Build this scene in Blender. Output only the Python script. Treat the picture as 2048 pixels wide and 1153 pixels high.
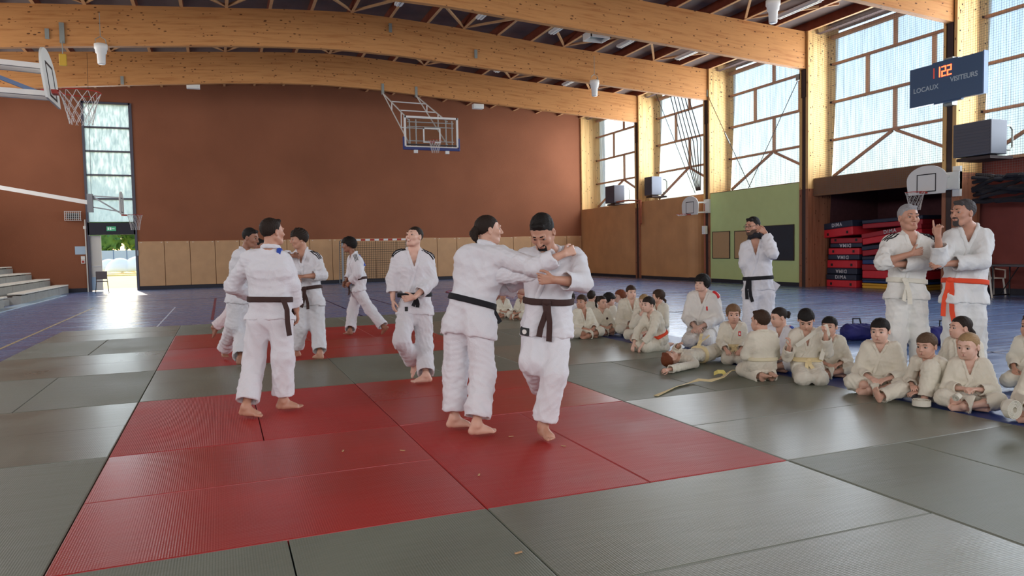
import bpy, math, random
import numpy as np

C = bpy.context.scene
COL = C.collection
for o in list(bpy.data.objects): bpy.data.objects.remove(o)

# ---------------------------------------------------------------- camera
from mathutils import Matrix, Vector
FPX, YAW, PITCH, ROLL = 1459.75, .37980, -.05280, -.01960
CAM = np.array([.7504, -3.5504, 1.3519])
def _basis():
    cy, sy, cp, sp = math.cos(YAW), math.sin(YAW), math.cos(PITCH), math.sin(PITCH)
    f = np.array([sy * cp, cy * cp, sp]); r = np.array([cy, -sy, 0.]); u = np.cross(r, f)
    c, s = math.cos(ROLL), math.sin(ROLL)
    return c * r + s * u, -s * r + c * u, f
CR, CU, CF = _basis()
cd = bpy.data.cameras.new('camera'); cam = bpy.data.objects.new('camera', cd); COL.objects.link(cam)
cd.sensor_fit = 'HORIZONTAL'; cd.sensor_width = 36; cd.lens = FPX / 2048 * 36; cd.clip_start = .05; cd.clip_end = 500
M = Matrix(((CR[0], CU[0], -CF[0], CAM[0]), (CR[1], CU[1], -CF[1], CAM[1]), (CR[2], CU[2], -CF[2], CAM[2]), (0, 0, 0, 1)))
cam.matrix_world = M; C.camera = cam
def ray(x, y): return CF + CR * (x - 1024) / FPX - CU * (y - 576.5) / FPX
def ground(x, y, z=0.): d = ray(x, y); return CAM + d * (z - CAM[2]) / d[2]       # the point of height z seen there
def depth_of(p): return float((np.asarray(p) - CAM) @ CF)
def at(x, y, D): return CAM + ray(x, y) * D                                        # the point at distance D along the view

# ---------------------------------------------------------------- world, sun, daylight through the windows, added fill lamps
w = bpy.data.worlds.new('sky'); C.world = w; w.use_nodes = True
nt = w.node_tree; nt.nodes.clear()
sky = nt.nodes.new('ShaderNodeTexSky'); sky.sky_type = 'NISHITA'; sky.sun_disc = False
sky.sun_elevation = math.radians(30); sky.sun_rotation = math.radians(-22); sky.air_density = 1.3; sky.dust_density = 2.5; sky.ozone_density = 1
bg = nt.nodes.new('ShaderNodeBackground'); bg.inputs[1].default_value = .50
out = nt.nodes.new('ShaderNodeOutputWorld'); nt.links.new(sky.outputs[0], bg.inputs[0]); nt.links.new(bg.outputs[0], out.inputs[0])
sd = bpy.data.lights.new('sun', 'SUN'); sun = bpy.data.objects.new('sun', sd); COL.objects.link(sun)
sd.energy = 3.2; sd.angle = .009; sd.color = (1, .93, .82)
SUNDIR = Vector((.33, -1.9, -.98)).normalized()                 # comes in through the far door
sun.rotation_euler = SUNDIR.to_track_quat('-Z', 'Y').to_euler()
def area(name, loc, look, sx, sy, power, col):
    l = bpy.data.lights.new(name, 'AREA'); l.shape = 'RECTANGLE'; l.size = sx; l.size_y = sy; l.energy = power; l.color = col
    o = bpy.data.objects.new(name, l); COL.objects.link(o); o.location = loc
    o.rotation_euler = Vector(look).to_track_quat('-Z', 'Y').to_euler(); return o
for k in range(8):                                              # daylight of the bay windows on the long side wall
    yc = 27.4 - 5.02 * k if k else 27.4
    area('window_daylight', (19.0, yc, 5.7), (-1, 0, 0), 4.1, 4.0, 400, (.86, .93, 1))
area('end_fill_light', (4.5, -11.9, 4.2), (0, 1, -.12), 22, 5.0, 1250, (.93, .96, 1))     # added front fill lamp, stands for assumed glazing behind the camera
area('stands_fill_light', (-8.8, 9.5, 5.6), (1, 0, .05), 38, 2.2, 1600, (.95, .97, 1))         # added side fill lamp, as if from unseen high windows over the stands
area('door_daylight', (-3.35, 30.34, 5.15), (0, -1, 0), 1.5, 4.6, 140, (.85, .93, 1))

vs_ = C.view_settings; vs_.view_transform = 'Standard'; vs_.look = 'None'; vs_.exposure = 0.; vs_.gamma = 1; vs_.use_curve_mapping = False
cy_ = C.cycles; cy_.max_bounces = 7; cy_.diffuse_bounces = 4; cy_.glossy_bounces = 3; cy_.transparent_max_bounces = 12; cy_.transmission_bounces = 4
cy_.sample_clamp_indirect = 4; cy_.caustics_reflective = False; cy_.caustics_refractive = False; cy_.use_denoising = True

# ---------------------------------------------------------------- materials
def srgb(r, g, b):
    f = lambda c: ((c / 255) / 12.92 if c / 255 <= .04045 else ((c / 255 + .055) / 1.055) ** 2.4)
    return (f(r), f(g), f(b))
MAT = {}
def newmat(name):
    m = bpy.data.materials.new(name); m.use_nodes = True; n = m.node_tree
    return m, n, n.nodes['Principled BSDF']
def node(n, t, **k):
    x = n.nodes.new(t)
    for a, b in k.items():
        if a.startswith('i_'):
            key = a[2:]; x.inputs[int(key) if key.isdigit() else key].default_value = b
        else: setattr(x, a, b)
    return x
def coords(n, scale=(1, 1, 1), rot=(0, 0, 0), obj=True):
    tc = node(n, 'ShaderNodeTexCoord') if obj else node(n, 'ShaderNodeNewGeometry')
    mp = node(n, 'ShaderNodeMapping'); mp.inputs['Scale'].default_value = scale; mp.inputs['Rotation'].default_value = rot
    n.links.new(tc.outputs['Object' if obj else 'Position'], mp.inputs[0]); return mp.outputs[0]
def mixcol(n, fac, a, b):
    m = node(n, 'ShaderNodeMix', data_type='RGBA')
    if fac is not None: n.links.new(fac, m.inputs[0])
    for s, v in ((6, a), (7, b)):
        if isinstance(v, tuple): m.inputs[s].default_value = (*v, 1)
        else: n.links.new(v, m.inputs[s])
    return m.outputs[2]
def bump(n, p, h, strength=.3, dist=.01):
    b = node(n, 'ShaderNodeBump', i_Strength=strength, i_Distance=dist); n.links.new(h, b.inputs['Height']); n.links.new(b.outputs[0], p.inputs['Normal'])
    return b
def ramp(n, src, stops):
    r = node(n, 'ShaderNodeValToRGB'); e = r.color_ramp.elements
    while len(e) < len(stops): e.new(.5)
    for x, (p, c) in zip(e, stops): x.position = p; x.color = (*c, 1) if len(c) == 3 else c
    n.links.new(src, r.inputs[0]); return r.outputs[0]
def plain(name, col, rough=.6, metal=0., noise=0., nscale=8, bmp=0., bscale=60, spec=.5, **kw):
    m, n, p = newmat(name); p.inputs['Base Color'].default_value = (*col, 1); p.inputs['Roughness'].default_value = rough; p.inputs['Metallic'].default_value = metal
    p.inputs['Specular IOR Level'].default_value = spec
    if noise:
        v = coords(n, obj=False); t = node(n, 'ShaderNodeTexNoise', i_Scale=nscale, i_Detail=5.); n.links.new(v, t.inputs[0])
        c = mixcol(n, ramp(n, t.outputs[0], [(.3, (0, 0, 0)), (.7, (1, 1, 1))]), tuple(x * (1 - noise) for x in col), tuple(min(1, x * (1 + noise)) for x in col)); n.links.new(c, p.inputs['Base Color'])
    if bmp:
        v = coords(n, obj=False); t = node(n, 'ShaderNodeTexNoise', i_Scale=bscale, i_Detail=3.); n.links.new(v, t.inputs[0]); bump(n, p, t.outputs[0], bmp, .01)
    if 'emit' in kw: p.inputs['Emission Color'].default_value = (*kw['emit'], 1); p.inputs['Emission Strength'].default_value = kw['es']
    MAT[name] = m; return m

plain('brick_wall', srgb(143, 91, 66), .93, noise=.10, nscale=.5, bmp=.35, bscale=45, spec=.2)
plain('wall_maroon', srgb(122, 66, 60), .9, noise=.1, nscale=1.5, bmp=.3, bscale=40, spec=.2)
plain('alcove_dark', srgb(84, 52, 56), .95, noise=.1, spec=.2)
plain('pad_tan', srgb(196, 155, 114), .7, noise=.06, nscale=2.5, bmp=.15, bscale=90, spec=.3)
plain('board_orange', srgb(198, 146, 98), .6, noise=.10, nscale=1.3, bmp=.05, spec=.35)
plain('board_brown', srgb(120, 84, 56), .7, noise=.06)
plain('green_wall', srgb(190, 204, 140), .75, noise=.025, nscale=3, bmp=.08, spec=.3)
plain('cork', srgb(182, 148, 108), .9, noise=.14, nscale=120, bmp=.2, bscale=200, spec=.2)
plain('blackboard', srgb(30, 36, 46), .55, noise=.12, nscale=4)
plain('skirting', srgb(34, 34, 46), .6)
plain('dark_steel', srgb(52, 34, 30), .6)
plain('deck', srgb(126, 112, 106), .92, noise=.1, nscale=2, bmp=.3, bscale=30, spec=.15)
plain('purlin', srgb(118, 60, 42), .8, noise=.12, nscale=5, spec=.25)
plain('strut', srgb(206, 160, 112), .7, noise=.1, nscale=5)
plain('white_metal', srgb(226, 224, 218), .45)
plain('grey_metal', srgb(138, 142, 146), .45, .3)
plain('galv', srgb(150, 156, 150), .5, .5)
plain('white_plastic', srgb(232, 230, 222), .4)
plain('white_board', srgb(222, 224, 218), .45)
plain('black', srgb(18, 18, 20), .5)
plain('black_line', srgb(30, 28, 32), .5)
plain('dark_blue_pad', srgb(36, 50, 112), .5)
plain('rim_red', srgb(176, 52, 40), .5)
plain('net_white', srgb(214, 210, 206), .8)
plain('rope', srgb(60, 46, 40), .9)
plain('wire', srgb(26, 24, 26), .6)
plain('heater', srgb(80, 82, 92), .55, .2)
plain('heater_side', srgb(92, 96, 106), .5, .2)
plain('pipe', srgb(168, 92, 62), .5)
plain('mullion', srgb(190, 156, 132), .6)
plain('rail', srgb(168, 128, 104), .6)
plain('blue_mat', srgb(38, 64, 128), .4, noise=.06)
plain('crash_red', srgb(206, 40, 52), .5, noise=.05)
plain('crash_red_side', srgb(160, 30, 42), .55)
plain('crash_navy', srgb(34, 42, 62), .55)
plain('crash_blue', srgb(36, 62, 110), .55)
plain('crash_yellow', srgb(214, 160, 50), .55)
plain('crash_text', srgb(200, 196, 200), .6)
plain('concrete', srgb(168, 166, 160), .85, noise=.08, nscale=6, bmp=.25, bscale=35)
plain('seat_board', srgb(226, 220, 206), .5, noise=.04)
plain('window_frame', srgb(78, 78, 90), .5)
plain('door_white', srgb(222, 218, 206), .5)
plain('score_face', srgb(56, 88, 122), .35)
plain('score_edge', srgb(88, 112, 150), .4)
plain('score_text', srgb(176, 196, 206), .5)
plain('led', (.9, .05, .02), .5, emit=(1, .10, .03), es=5.)
plain('led_dim', (.25, .03, .02), .5, emit=(.5, .05, .03), es=.8)
plain('led_core', (1, .5, .2), .5, emit=(1, .45, .16), es=5.)
plain('chair_grey', srgb(92, 82, 82), .5)
plain('chair_white', srgb(214, 208, 196), .5)
plain('table_top', srgb(72, 72, 76), .5)
plain('eye_white', srgb(170, 158, 150), .7, spec=.1)
plain('iris', srgb(36, 24, 18), .2)
plain('lip', srgb(158, 88, 78), .55)
plain('teeth', srgb(228, 224, 214), .35)
plain('patch_red', srgb(206, 36, 40), .7)
plain('patch_white', srgb(226, 222, 216), .7)
plain('patch_black', srgb(20, 20, 22), .6)
plain('patch_blue', srgb(40, 74, 168), .7)
plain('tee_dark', srgb(52, 20, 26), .9)
plain('bag_blue', srgb(34, 34, 104), .7, noise=.2)
plain('bag_black', srgb(26, 24, 32), .8)
plain('canopy_white', srgb(236, 236, 232), .8)
plain('fence', srgb(176, 186, 204), .7)
plain('roof_slate', srgb(112, 128, 160), .8)
plain('out_ground', srgb(226, 206, 130), .95, noise=.05, nscale=.7)
plain('out_paving', srgb(236, 226, 206), .9)
plain('foliage', srgb(96, 132, 64), .8, noise=.3, nscale=1.2)
plain('paper', srgb(178, 200, 216), .7)
plain('sign_green', srgb(40, 150, 100), .5, emit=srgb(110, 190, 150), es=.25)
plain('sign_white', srgb(220, 235, 225), .5, emit=srgb(220, 235, 225), es=.3)
plain('yellow_tag', srgb(200, 160, 50), .6)
plain('trim_light', srgb(180, 206, 224), .35)
plain('debris', srgb(190, 150, 110), .9)
plain('court_dark', srgb(44, 36, 78), .5)
plain('court_red', srgb(120, 40, 60), .5)
plain('court_yellow', srgb(170, 150, 110), .5)
plain('court_white', srgb(186, 190, 205), .5)

def make_wood(name, c1, c2, knots=True, axis=0):
    m, n, p = newmat(name)
    sc = [5.5, 5.5, 5.5]; sc[axis] = .35
    tc = node(n, 'ShaderNodeTexCoord')
    v = node(n, 'ShaderNodeMapping'); v.inputs['Scale'].default_value = sc; n.links.new(tc.outputs['UV' if axis == 0 else 'Object'], v.inputs[0])
    t = node(n, 'ShaderNodeTexNoise', i_Scale=2.2, i_Detail=6., i_Roughness=.65); n.links.new(v.outputs[0], t.inputs[0])
    col = ramp(n, t.outputs[0], [(.3, c2), (.5, c1), (.75, tuple(x * 1.12 for x in c1))])
    # lamination lines
    v2 = node(n, 'ShaderNodeMapping'); n.links.new(tc.outputs['UV' if axis == 0 else 'Object'], v2.inputs[0])
    sx = node(n, 'ShaderNodeSeparateXYZ'); n.links.new(v2.outputs[0], sx.inputs[0])
    a = node(n, 'ShaderNodeMath', operation='MULTIPLY', i_1=25.); n.links.new(sx.outputs[2 if axis == 0 else 0], a.inputs[0])
    wv = node(n, 'ShaderNodeMath', operation='FRACT'); n.links.new(a.outputs[0], wv.inputs[0])
    fl = node(n, 'ShaderNodeMath', operation='FLOOR'); n.links.new(a.outputs[0], fl.inputs[0])
    wn = node(n, 'ShaderNodeTexWhiteNoise', noise_dimensions='1D'); n.links.new(fl.outputs[0], wn.inputs['W'])
    lt = node(n, 'ShaderNodeMath', operation='LESS_THAN', i_1=.07); n.links.new(wv.outputs[0], lt.inputs[0])
    hsv = node(n, 'ShaderNodeHueSaturation'); n.links.new(col, hsv.inputs['Color'])
    mr = node(n, 'ShaderNodeMapRange', i_3=.86, i_4=1.10); n.links.new(wn.outputs[0], mr.inputs[0]); n.links.new(mr.outputs[0], hsv.inputs['Value'])
    f3 = node(n, 'ShaderNodeMath', operation='MULTIPLY', i_1=.28); n.links.new(lt.outputs[0], f3.inputs[0])
    col = mixcol(n, f3.outputs[0], hsv.outputs[0], tuple(x * .5 for x in c2))
    if knots:
        ks = [14., 14., 14.]; ks[axis] = 6.
        v3 = node(n, 'ShaderNodeMapping'); v3.inputs['Scale'].default_value = ks; n.links.new(tc.outputs['UV' if axis == 0 else 'Object'], v3.inputs[0])
        vo = node(n, 'ShaderNodeTexVoronoi', i_Scale=1., i_Randomness=1.); n.links.new(v3.outputs[0], vo.inputs[0])
        wn2 = node(n, 'ShaderNodeTexWhiteNoise', noise_dimensions='3D'); n.links.new(vo.outputs['Position'], wn2.inputs[0])
        sz = node(n, 'ShaderNodeMapRange', i_1=.35, i_2=1., i_3=0., i_4=.27); n.links.new(wn2.outputs[0], sz.inputs[0])
        l2 = node(n, 'ShaderNodeMath', operation='LESS_THAN'); n.links.new(vo.outputs['Distance'], l2.inputs[0]); n.links.new(sz.outputs[0], l2.inputs[1])
        f4 = node(n, 'ShaderNodeMath', operation='MULTIPLY', i_1=.9); n.links.new(l2.outputs[0], f4.inputs[0])
        col = mixcol(n, f4.outputs[0], col, srgb(84, 44, 20))
    n.links.new(col, p.inputs['Base Color']); p.inputs['Roughness'].default_value = .62; p.inputs['Specular IOR Level'].default_value = .3
    MAT[name] = m; return m
make_wood('glulam', srgb(220, 158, 96), srgb(188, 120, 66), True, 0)
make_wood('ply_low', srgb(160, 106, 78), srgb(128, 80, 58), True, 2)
make_wood('ply', srgb(226, 184, 122), srgb(204, 156, 94), True, 2)

# judo mats: vinyl skin with an embossed straw pattern, glossy and worn
def make_tatami(name, col, axis):
    m, n, p = newmat(name)
    v = coords(n, obj=False)
    t = node(n, 'ShaderNodeTexNoise', i_Scale=1.1, i_Detail=4.); n.links.new(v, t.inputs[0])
    t2 = node(n, 'ShaderNodeTexNoise', i_Scale=14., i_Detail=4.); n.links.new(v, t2.inputs[0])
    c = mixcol(n, ramp(n, t.outputs[0], [(.35, (0, 0, 0)), (.65, (1, 1, 1))]), tuple(x * .88 for x in col), tuple(x * 1.1 for x in col))
    # scuffs
    sc = coords(n, (9, 1.3, 1), (0, 0, .7), obj=False); t3 = node(n, 'ShaderNodeTexNoise', i_Scale=3., i_Detail=6., i_Roughness=.7); n.links.new(sc, t3.inputs[0])
    c = mixcol(n, ramp(n, t3.outputs[0], [(.64, (0, 0, 0)), (.80, (.12, .12, .12))]), c, tuple(min(1, x * 1.8 + .06) for x in col))
    n.links.new(c, p.inputs['Base Color'])
    ra, rb = ((.27, .38), (.38, .50))[axis]; mr = node(n, 'ShaderNodeMapRange', i_1=.3, i_2=.7, i_3=ra, i_4=rb); n.links.new(t.outputs[0], mr.inputs[0]); n.links.new(mr.outputs[0], p.inputs['Roughness'])
    s = [1, 1, 1]; s[1 - axis] = 9
    wv_ = coords(n, (520, 520, 1), obj=False); sp = node(n, 'ShaderNodeSeparateXYZ'); n.links.new(wv_, sp.inputs[0])
    sn = node(n, 'ShaderNodeMath', operation='SINE'); n.links.new(sp.outputs[1 - axis], sn.inputs[0])
    sn2 = node(n, 'ShaderNodeMath', operation='SINE'); n.links.new(sp.outputs[axis], sn2.inputs[0])
    ml = node(n, 'ShaderNodeMath', operation='MULTIPLY_ADD', i_1=.55); n.links.new(sn2.outputs[0], ml.inputs[0]); n.links.new(sn.outputs[0], ml.inputs[2])
    wr = coords(n, (1.2, 6, 1), (0, 0, .9 * axis), obj=False); t4 = node(n, 'ShaderNodeTexNoise', i_Scale=2.2, i_Detail=2., i_Distortion=.2); n.links.new(wr, t4.inputs[0])
    a4 = node(n, 'ShaderNodeMath', operation='MULTIPLY_ADD', i_1=9.); n.links.new(t4.outputs[0], a4.inputs[0]); n.links.new(ml.outputs[0], a4.inputs[2])
    bump(n, p, a4.outputs[0], .24, .0022)
    p.inputs['Anisotropic'].default_value = .0
    p.inputs['Specular IOR Level'].default_value = (.65, .40)[axis]; p.inputs['Coat Weight'].default_value = (.15, 0.)[axis]; p.inputs['Coat Roughness'].default_value = .22
    MAT[name] = m
RED, GREY = srgb(166, 44, 42), srgb(112, 117, 104)
for nm, c in (('red', RED), ('grey', GREY)):
    for ax in (0, 1): make_tatami(f'mat_{nm}_{ax}', c, ax)

m, n, p = newmat('floor_vinyl'); MAT['floor_vinyl'] = m
v = coords(n, (.25, 2.2, 1), obj=False); t = node(n, 'ShaderNodeTexNoise', i_Scale=2.5, i_Detail=5.); n.links.new(v, t.inputs[0])
c = mixcol(n, t.outputs[0], srgb(78, 104, 148), srgb(108, 134, 178)); n.links.new(c, p.inputs['Base Color'])
mr = node(n, 'ShaderNodeMapRange', i_1=.3, i_2=.7, i_3=.20, i_4=.30); n.links.new(t.outputs[0], mr.inputs[0]); n.links.new(mr.outputs[0], p.inputs['Roughness'])
v = coords(n, (4, 6, 1), obj=False); t2 = node(n, 'ShaderNodeTexNoise', i_Scale=9., i_Detail=4.); n.links.new(v, t2.inputs[0]); bump(n, p, t2.outputs[0], .12, .002)

# translucent corrugated sheet: lets the sky through, milky
m, n, p = newmat('glazing'); MAT['glazing'] = m
tr = node(n, 'ShaderNodeBsdfTransparent'); tr.inputs[0].default_value = (.86, .93, 1, 1)
tl = node(n, 'ShaderNodeBsdfTranslucent'); tl.inputs[0].default_value = (.92, .96, .98, 1)
v = coords(n, (1, 9, .5), obj=False); t = node(n, 'ShaderNodeTexNoise', i_Scale=2., i_Detail=4.); n.links.new(v, t.inputs[0])
fr = node(n, 'ShaderNodeMapRange', i_1=.3, i_2=.7, i_3=.35, i_4=.80); n.links.new(t.outputs[0], fr.inputs[0])
mx = node(n, 'ShaderNodeMixShader'); n.links.new(fr.outputs[0], mx.inputs[0]); n.links.new(tr.outputs[0], mx.inputs[1]); n.links.new(tl.outputs[0], mx.inputs[2])
n.links.new(mx.outputs[0], n.nodes['Material Output'].inputs[0])
m, n, p = newmat('frosted'); MAT['frosted'] = m
tr = node(n, 'ShaderNodeBsdfTransparent'); tr.inputs[0].default_value = (.80, .88, .95, 1)
tl = node(n, 'ShaderNodeBsdfTranslucent'); tl.inputs[0].default_value = (.34, .42, .47, 1)
v = coords(n, (3, 3, .8), obj=False); t = node(n, 'ShaderNodeTexNoise', i_Scale=3., i_Detail=8., i_Roughness=.7); n.links.new(v, t.inputs[0])
fr = node(n, 'ShaderNodeMapRange', i_1=.35, i_2=.65, i_3=.70, i_4=1.); n.links.new(t.outputs[0], fr.inputs[0])
mx = node(n, 'ShaderNodeMixShader'); n.links.new(fr.outputs[0], mx.inputs[0]); n.links.new(tr.outputs[0], mx.inputs[1]); n.links.new(tl.outputs[0], mx.inputs[2])
n.links.new(mx.outputs[0], n.nodes['Material Output'].inputs[0])
m, n, p = newmat('glass_clear'); MAT['glass_clear'] = m
tr = node(n, 'ShaderNodeBsdfTransparent'); tr.inputs[0].default_value = (.86, .90, .92, 1); gl = node(n, 'ShaderNodeBsdfGlossy'); gl.inputs['Roughness'].default_value = .05
mx = node(n, 'ShaderNodeMixShader', i_0=.10); n.links.new(tr.outputs[0], mx.inputs[1]); n.links.new(gl.outputs[0], mx.inputs[2]); n.links.new(mx.outputs[0], n.nodes['Material Output'].inputs[0])
# knotted net: only the cords are solid
def make_net(name, pitch, th, col):
    m, n, p = newmat(name); MAT[name] = m; v = coords(n, obj=False); s = node(n, 'ShaderNodeSeparateXYZ'); n.links.new(v, s.inputs[0]); fs = []
    for i in (1, 2):
        a = node(n, 'ShaderNodeMath', operation='MULTIPLY', i_1=1 / pitch); n.links.new(s.outputs[i], a.inputs[0])
        b = node(n, 'ShaderNodeMath', operation='FRACT'); n.links.new(a.outputs[0], b.inputs[0])
        c = node(n, 'ShaderNodeMath', operation='LESS_THAN', i_1=th); n.links.new(b.outputs[0], c.inputs[0]); fs.append(c.outputs[0])
    mxm = node(n, 'ShaderNodeMath', operation='MAXIMUM'); n.links.new(fs[0], mxm.inputs[0]); n.links.new(fs[1], mxm.inputs[1])
    p.inputs['Base Color'].default_value = (*col, 1); p.inputs['Roughness'].default_value = .9; n.links.new(mxm.outputs[0], p.inputs['Alpha'])
make_net('netting', .06, .085, srgb(108, 100, 96)); make_net('netting_dense', .045, .22, srgb(84, 66, 62)); make_net('goal_net', .10, .10, srgb(110, 92, 62))

def make_gi_mat(col):
    m, n, p = newmat('gi_cloth'); v = coords(n, obj=True)
    t = node(n, 'ShaderNodeTexNoise', i_Scale=5., i_Detail=6., i_Roughness=.6, i_Distortion=.6); n.links.new(v, t.inputs[0])
    c = mixcol(n, t.outputs[0], tuple(x * .94 for x in col), tuple(min(.9, x * 1.04) for x in col)); n.links.new(c, p.inputs['Base Color'])
    p.inputs['Roughness'].default_value = .95; p.inputs['Specular IOR Level'].default_value = .15; p.inputs['Sheen Weight'].default_value = .25
    vo = node(n, 'ShaderNodeTexVoronoi', i_Scale=190.); n.links.new(v, vo.inputs[0])
    t2 = node(n, 'ShaderNodeTexNoise', i_Scale=6.5, i_Detail=4., i_Distortion=1.6); n.links.new(v, t2.inputs[0])
    a = node(n, 'ShaderNodeMath', operation='MULTIPLY_ADD', i_1=.06); n.links.new(vo.outputs[0], a.inputs[0]); n.links.new(t2.outputs[0], a.inputs[2])
    bump(n, p, a.outputs[0], .5, .022); return m
def make_skin_mat(col):
    m, n, p = newmat('skin'); v = coords(n); t = node(n, 'ShaderNodeTexNoise', i_Scale=18., i_Detail=4.); n.links.new(v, t.inputs[0])
    c = mixcol(n, t.outputs[0], (col[0] * .92, col[1] * .84, col[2] * .82), (min(1, col[0] * 1.06), col[1] * 1.06, col[2] * 1.06)); n.links.new(c, p.inputs['Base Color'])
    p.inputs['Roughness'].default_value = .5; p.inputs['Subsurface Weight'].default_value = .12; p.inputs['Subsurface Radius'].default_value = (.012, .005, .003); p.inputs['Subsurface Scale'].default_value = 1.
    return m
def make_hair_mat(col):
    m, n, p = newmat('hair'); v = coords(n, (60, 14, 60)); t = node(n, 'ShaderNodeTexNoise', i_Scale=3., i_Detail=5.); n.links.new(v, t.inputs[0])
    c = mixcol(n, t.outputs[0], tuple(x * .6 for x in col), tuple(min(1, x * 1.5) for x in col)); n.links.new(c, p.inputs['Base Color'])
    p.inputs['Roughness'].default_value = .62; p.inputs['Specular IOR Level'].default_value = .22; bump(n, p, t.outputs[0], .8, .006); return m
def make_belt_mat(col):
    m, n, p = newmat('belt_cloth'); v = coords(n, (60, 60, 260)); t = node(n, 'ShaderNodeTexNoise', i_Scale=1., i_Detail=3.); n.links.new(v, t.inputs[0])
    p.inputs['Base Color'].default_value = (*col, 1); p.inputs['Roughness'].default_value = .85; bump(n, p, t.outputs[0], .3, .003); return m

# ---------------------------------------------------------------- mesh helpers
class MB:
    def __init__(s): s.v = []; s.f = []
    def box(s, a, b):
        (x0, y0, z0), (x1, y1, z1) = a, b; k = len(s.v)
        s.v += [(x0, y0, z0), (x1, y0, z0), (x1, y1, z0), (x0, y1, z0), (x0, y0, z1), (x1, y0, z1), (x1, y1, z1), (x0, y1, z1)]
        s.f += [tuple(k + i for i in q) for q in ((0, 3, 2, 1), (4, 5, 6, 7), (0, 1, 5, 4), (1, 2, 6, 5), (2, 3, 7, 6), (3, 0, 4, 7))]; return s
    def prism(s, poly, d0, d1, axis):                             # poly of 2D points, extruded along axis
        k = len(s.v); m = len(poly)
        for d in (d0, d1):
            for a, b in poly: s.v.append((d, a, b) if axis == 0 else ((a, d, b) if axis == 1 else (a, b, d)))
        s.f.append(tuple(range(k, k + m))); s.f.append(tuple(range(k + 2 * m - 1, k + m - 1, -1)))
        for i in range(m): j = (i + 1) % m; s.f.append((k + i, k + m + i, k + m + j, k + j))
        return s
    def tube(s, pts, r, n=8, closed=False, sq=False):
        P = [Vector(p) for p in pts]; k0 = len(s.v); m = len(P)
        for i, p in enumerate(P):
            a = P[(i - 1) % m] if closed else P[max(i - 1, 0)]; b = P[(i + 1) % m] if closed else P[min(i + 1, m - 1)]
            t = (b - a).normalized(); ref = Vector((0, 0, 1)) if abs(t.z) < .9 else Vector((1, 0, 0))
            u = t.cross(ref).normalized(); w_ = u.cross(t)
            rr = r[i] if isinstance(r, (list, tuple)) else r
            for j in range(n):
                an = 2 * math.pi * (j + (.5 if n == 4 else 0)) / n; c = p + (u * math.cos(an) + w_ * math.sin(an)) * rr * (1.414 if n == 4 else 1); s.v.append(tuple(c))
        for i in range(m if closed else m - 1):
            a, b = k0 + i * n, k0 + ((i + 1) % m) * n
            for j in range(n): s.f.append((a + j, a + (j + 1) % n, b + (j + 1) % n, b + j))
        if not closed: s.f.append(tuple(range(k0 + n - 1, k0 - 1, -1))); s.f.append(tuple(range(k0 + (m - 1) * n, k0 + m * n)))
        return s
    def lathe(s, prof, c, n=20):                                  # prof: (r, z) from bottom to top
        k0 = len(s.v)
        for r, z in prof:
            for j in range(n): a = 2 * math.pi * j / n; s.v.append((c[0] + r * math.cos(a), c[1] + r * math.sin(a), c[2] + z))
        for i in range(len(prof) - 1):
            for j in range(n): a, b = k0 + i * n, k0 + (i + 1) * n; s.f.append((a + j, a + (j + 1) % n, b + (j + 1) % n, b + j))
        s.f.append(tuple(range(k0 + n - 1, k0 - 1, -1))); m = len(prof) - 1; s.f.append(tuple(range(k0 + m * n, k0 + (m + 1) * n))); return s
    def build(s, name, mat, parent=None, smooth=False, bevel=0., uv=None):
        me = bpy.data.meshes.new(name); me.from_pydata([tuple(map(float, v)) for v in s.v], [], s.f); me.update()
        me.materials.append(MAT[mat] if isinstance(mat, str) else mat)
        if smooth: me.polygons.foreach_set('use_smooth', np.ones(len(s.f), bool))
        if uv == 'xz':
            l = me.uv_layers.new()
        o = bpy.data.objects.new(name, me); COL.objects.link(o)
        if parent is not None: o.parent = parent
        if bevel:
            b = o.modifiers.new('bevel', 'BEVEL'); b.width = bevel; b.segments = 2; b.limit_method = 'ANGLE'
        return o
def tag(o, label=None, cat=None, group=None, kind=None):
    if label: o['label'] = label
    if cat: o['category'] = cat
    if group: o['group'] = group
    if kind: o['kind'] = kind
    return o
def empty(name, loc=(0, 0, 0), label=None, cat=None, group=None, kind=None, rz=0):
    o = bpy.data.objects.new(name, None); COL.objects.link(o); o.location = loc; o.rotation_euler = (0, 0, rz); o.empty_display_size = .2
    return tag(o, label, cat, group, kind)
def text_mesh(name, s, size, mat, parent, origin, xdir, ydir, depth=.004, align='LEFT', spacing=1.):
    c = bpy.data.curves.new(name, 'FONT'); c.body = s; c.size = size; c.offset = .003; c.extrude = depth / 2; c.align_x = align; c.space_character = spacing
    o = bpy.data.objects.new(name + '_tmp', c); COL.objects.link(o)
    dg = bpy.context.evaluated_depsgraph_get(); me = bpy.data.meshes.new_from_object(o.evaluated_get(dg)); bpy.data.objects.remove(o)
    x, y = Vector(xdir).normalized(), Vector(ydir).normalized(); z = x.cross(y)
    me.transform(Matrix(((x[0], y[0], z[0], origin[0]), (x[1], y[1], z[1], origin[1]), (x[2], y[2], z[2], origin[2]), (0, 0, 0, 1))))
    me.materials.clear(); me.materials.append(MAT[mat]); me.name = name
    o = bpy.data.objects.new(name, me); COL.objects.link(o)
    if parent is not None: o.parent = parent
    return o
S_ = 'structure'

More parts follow.
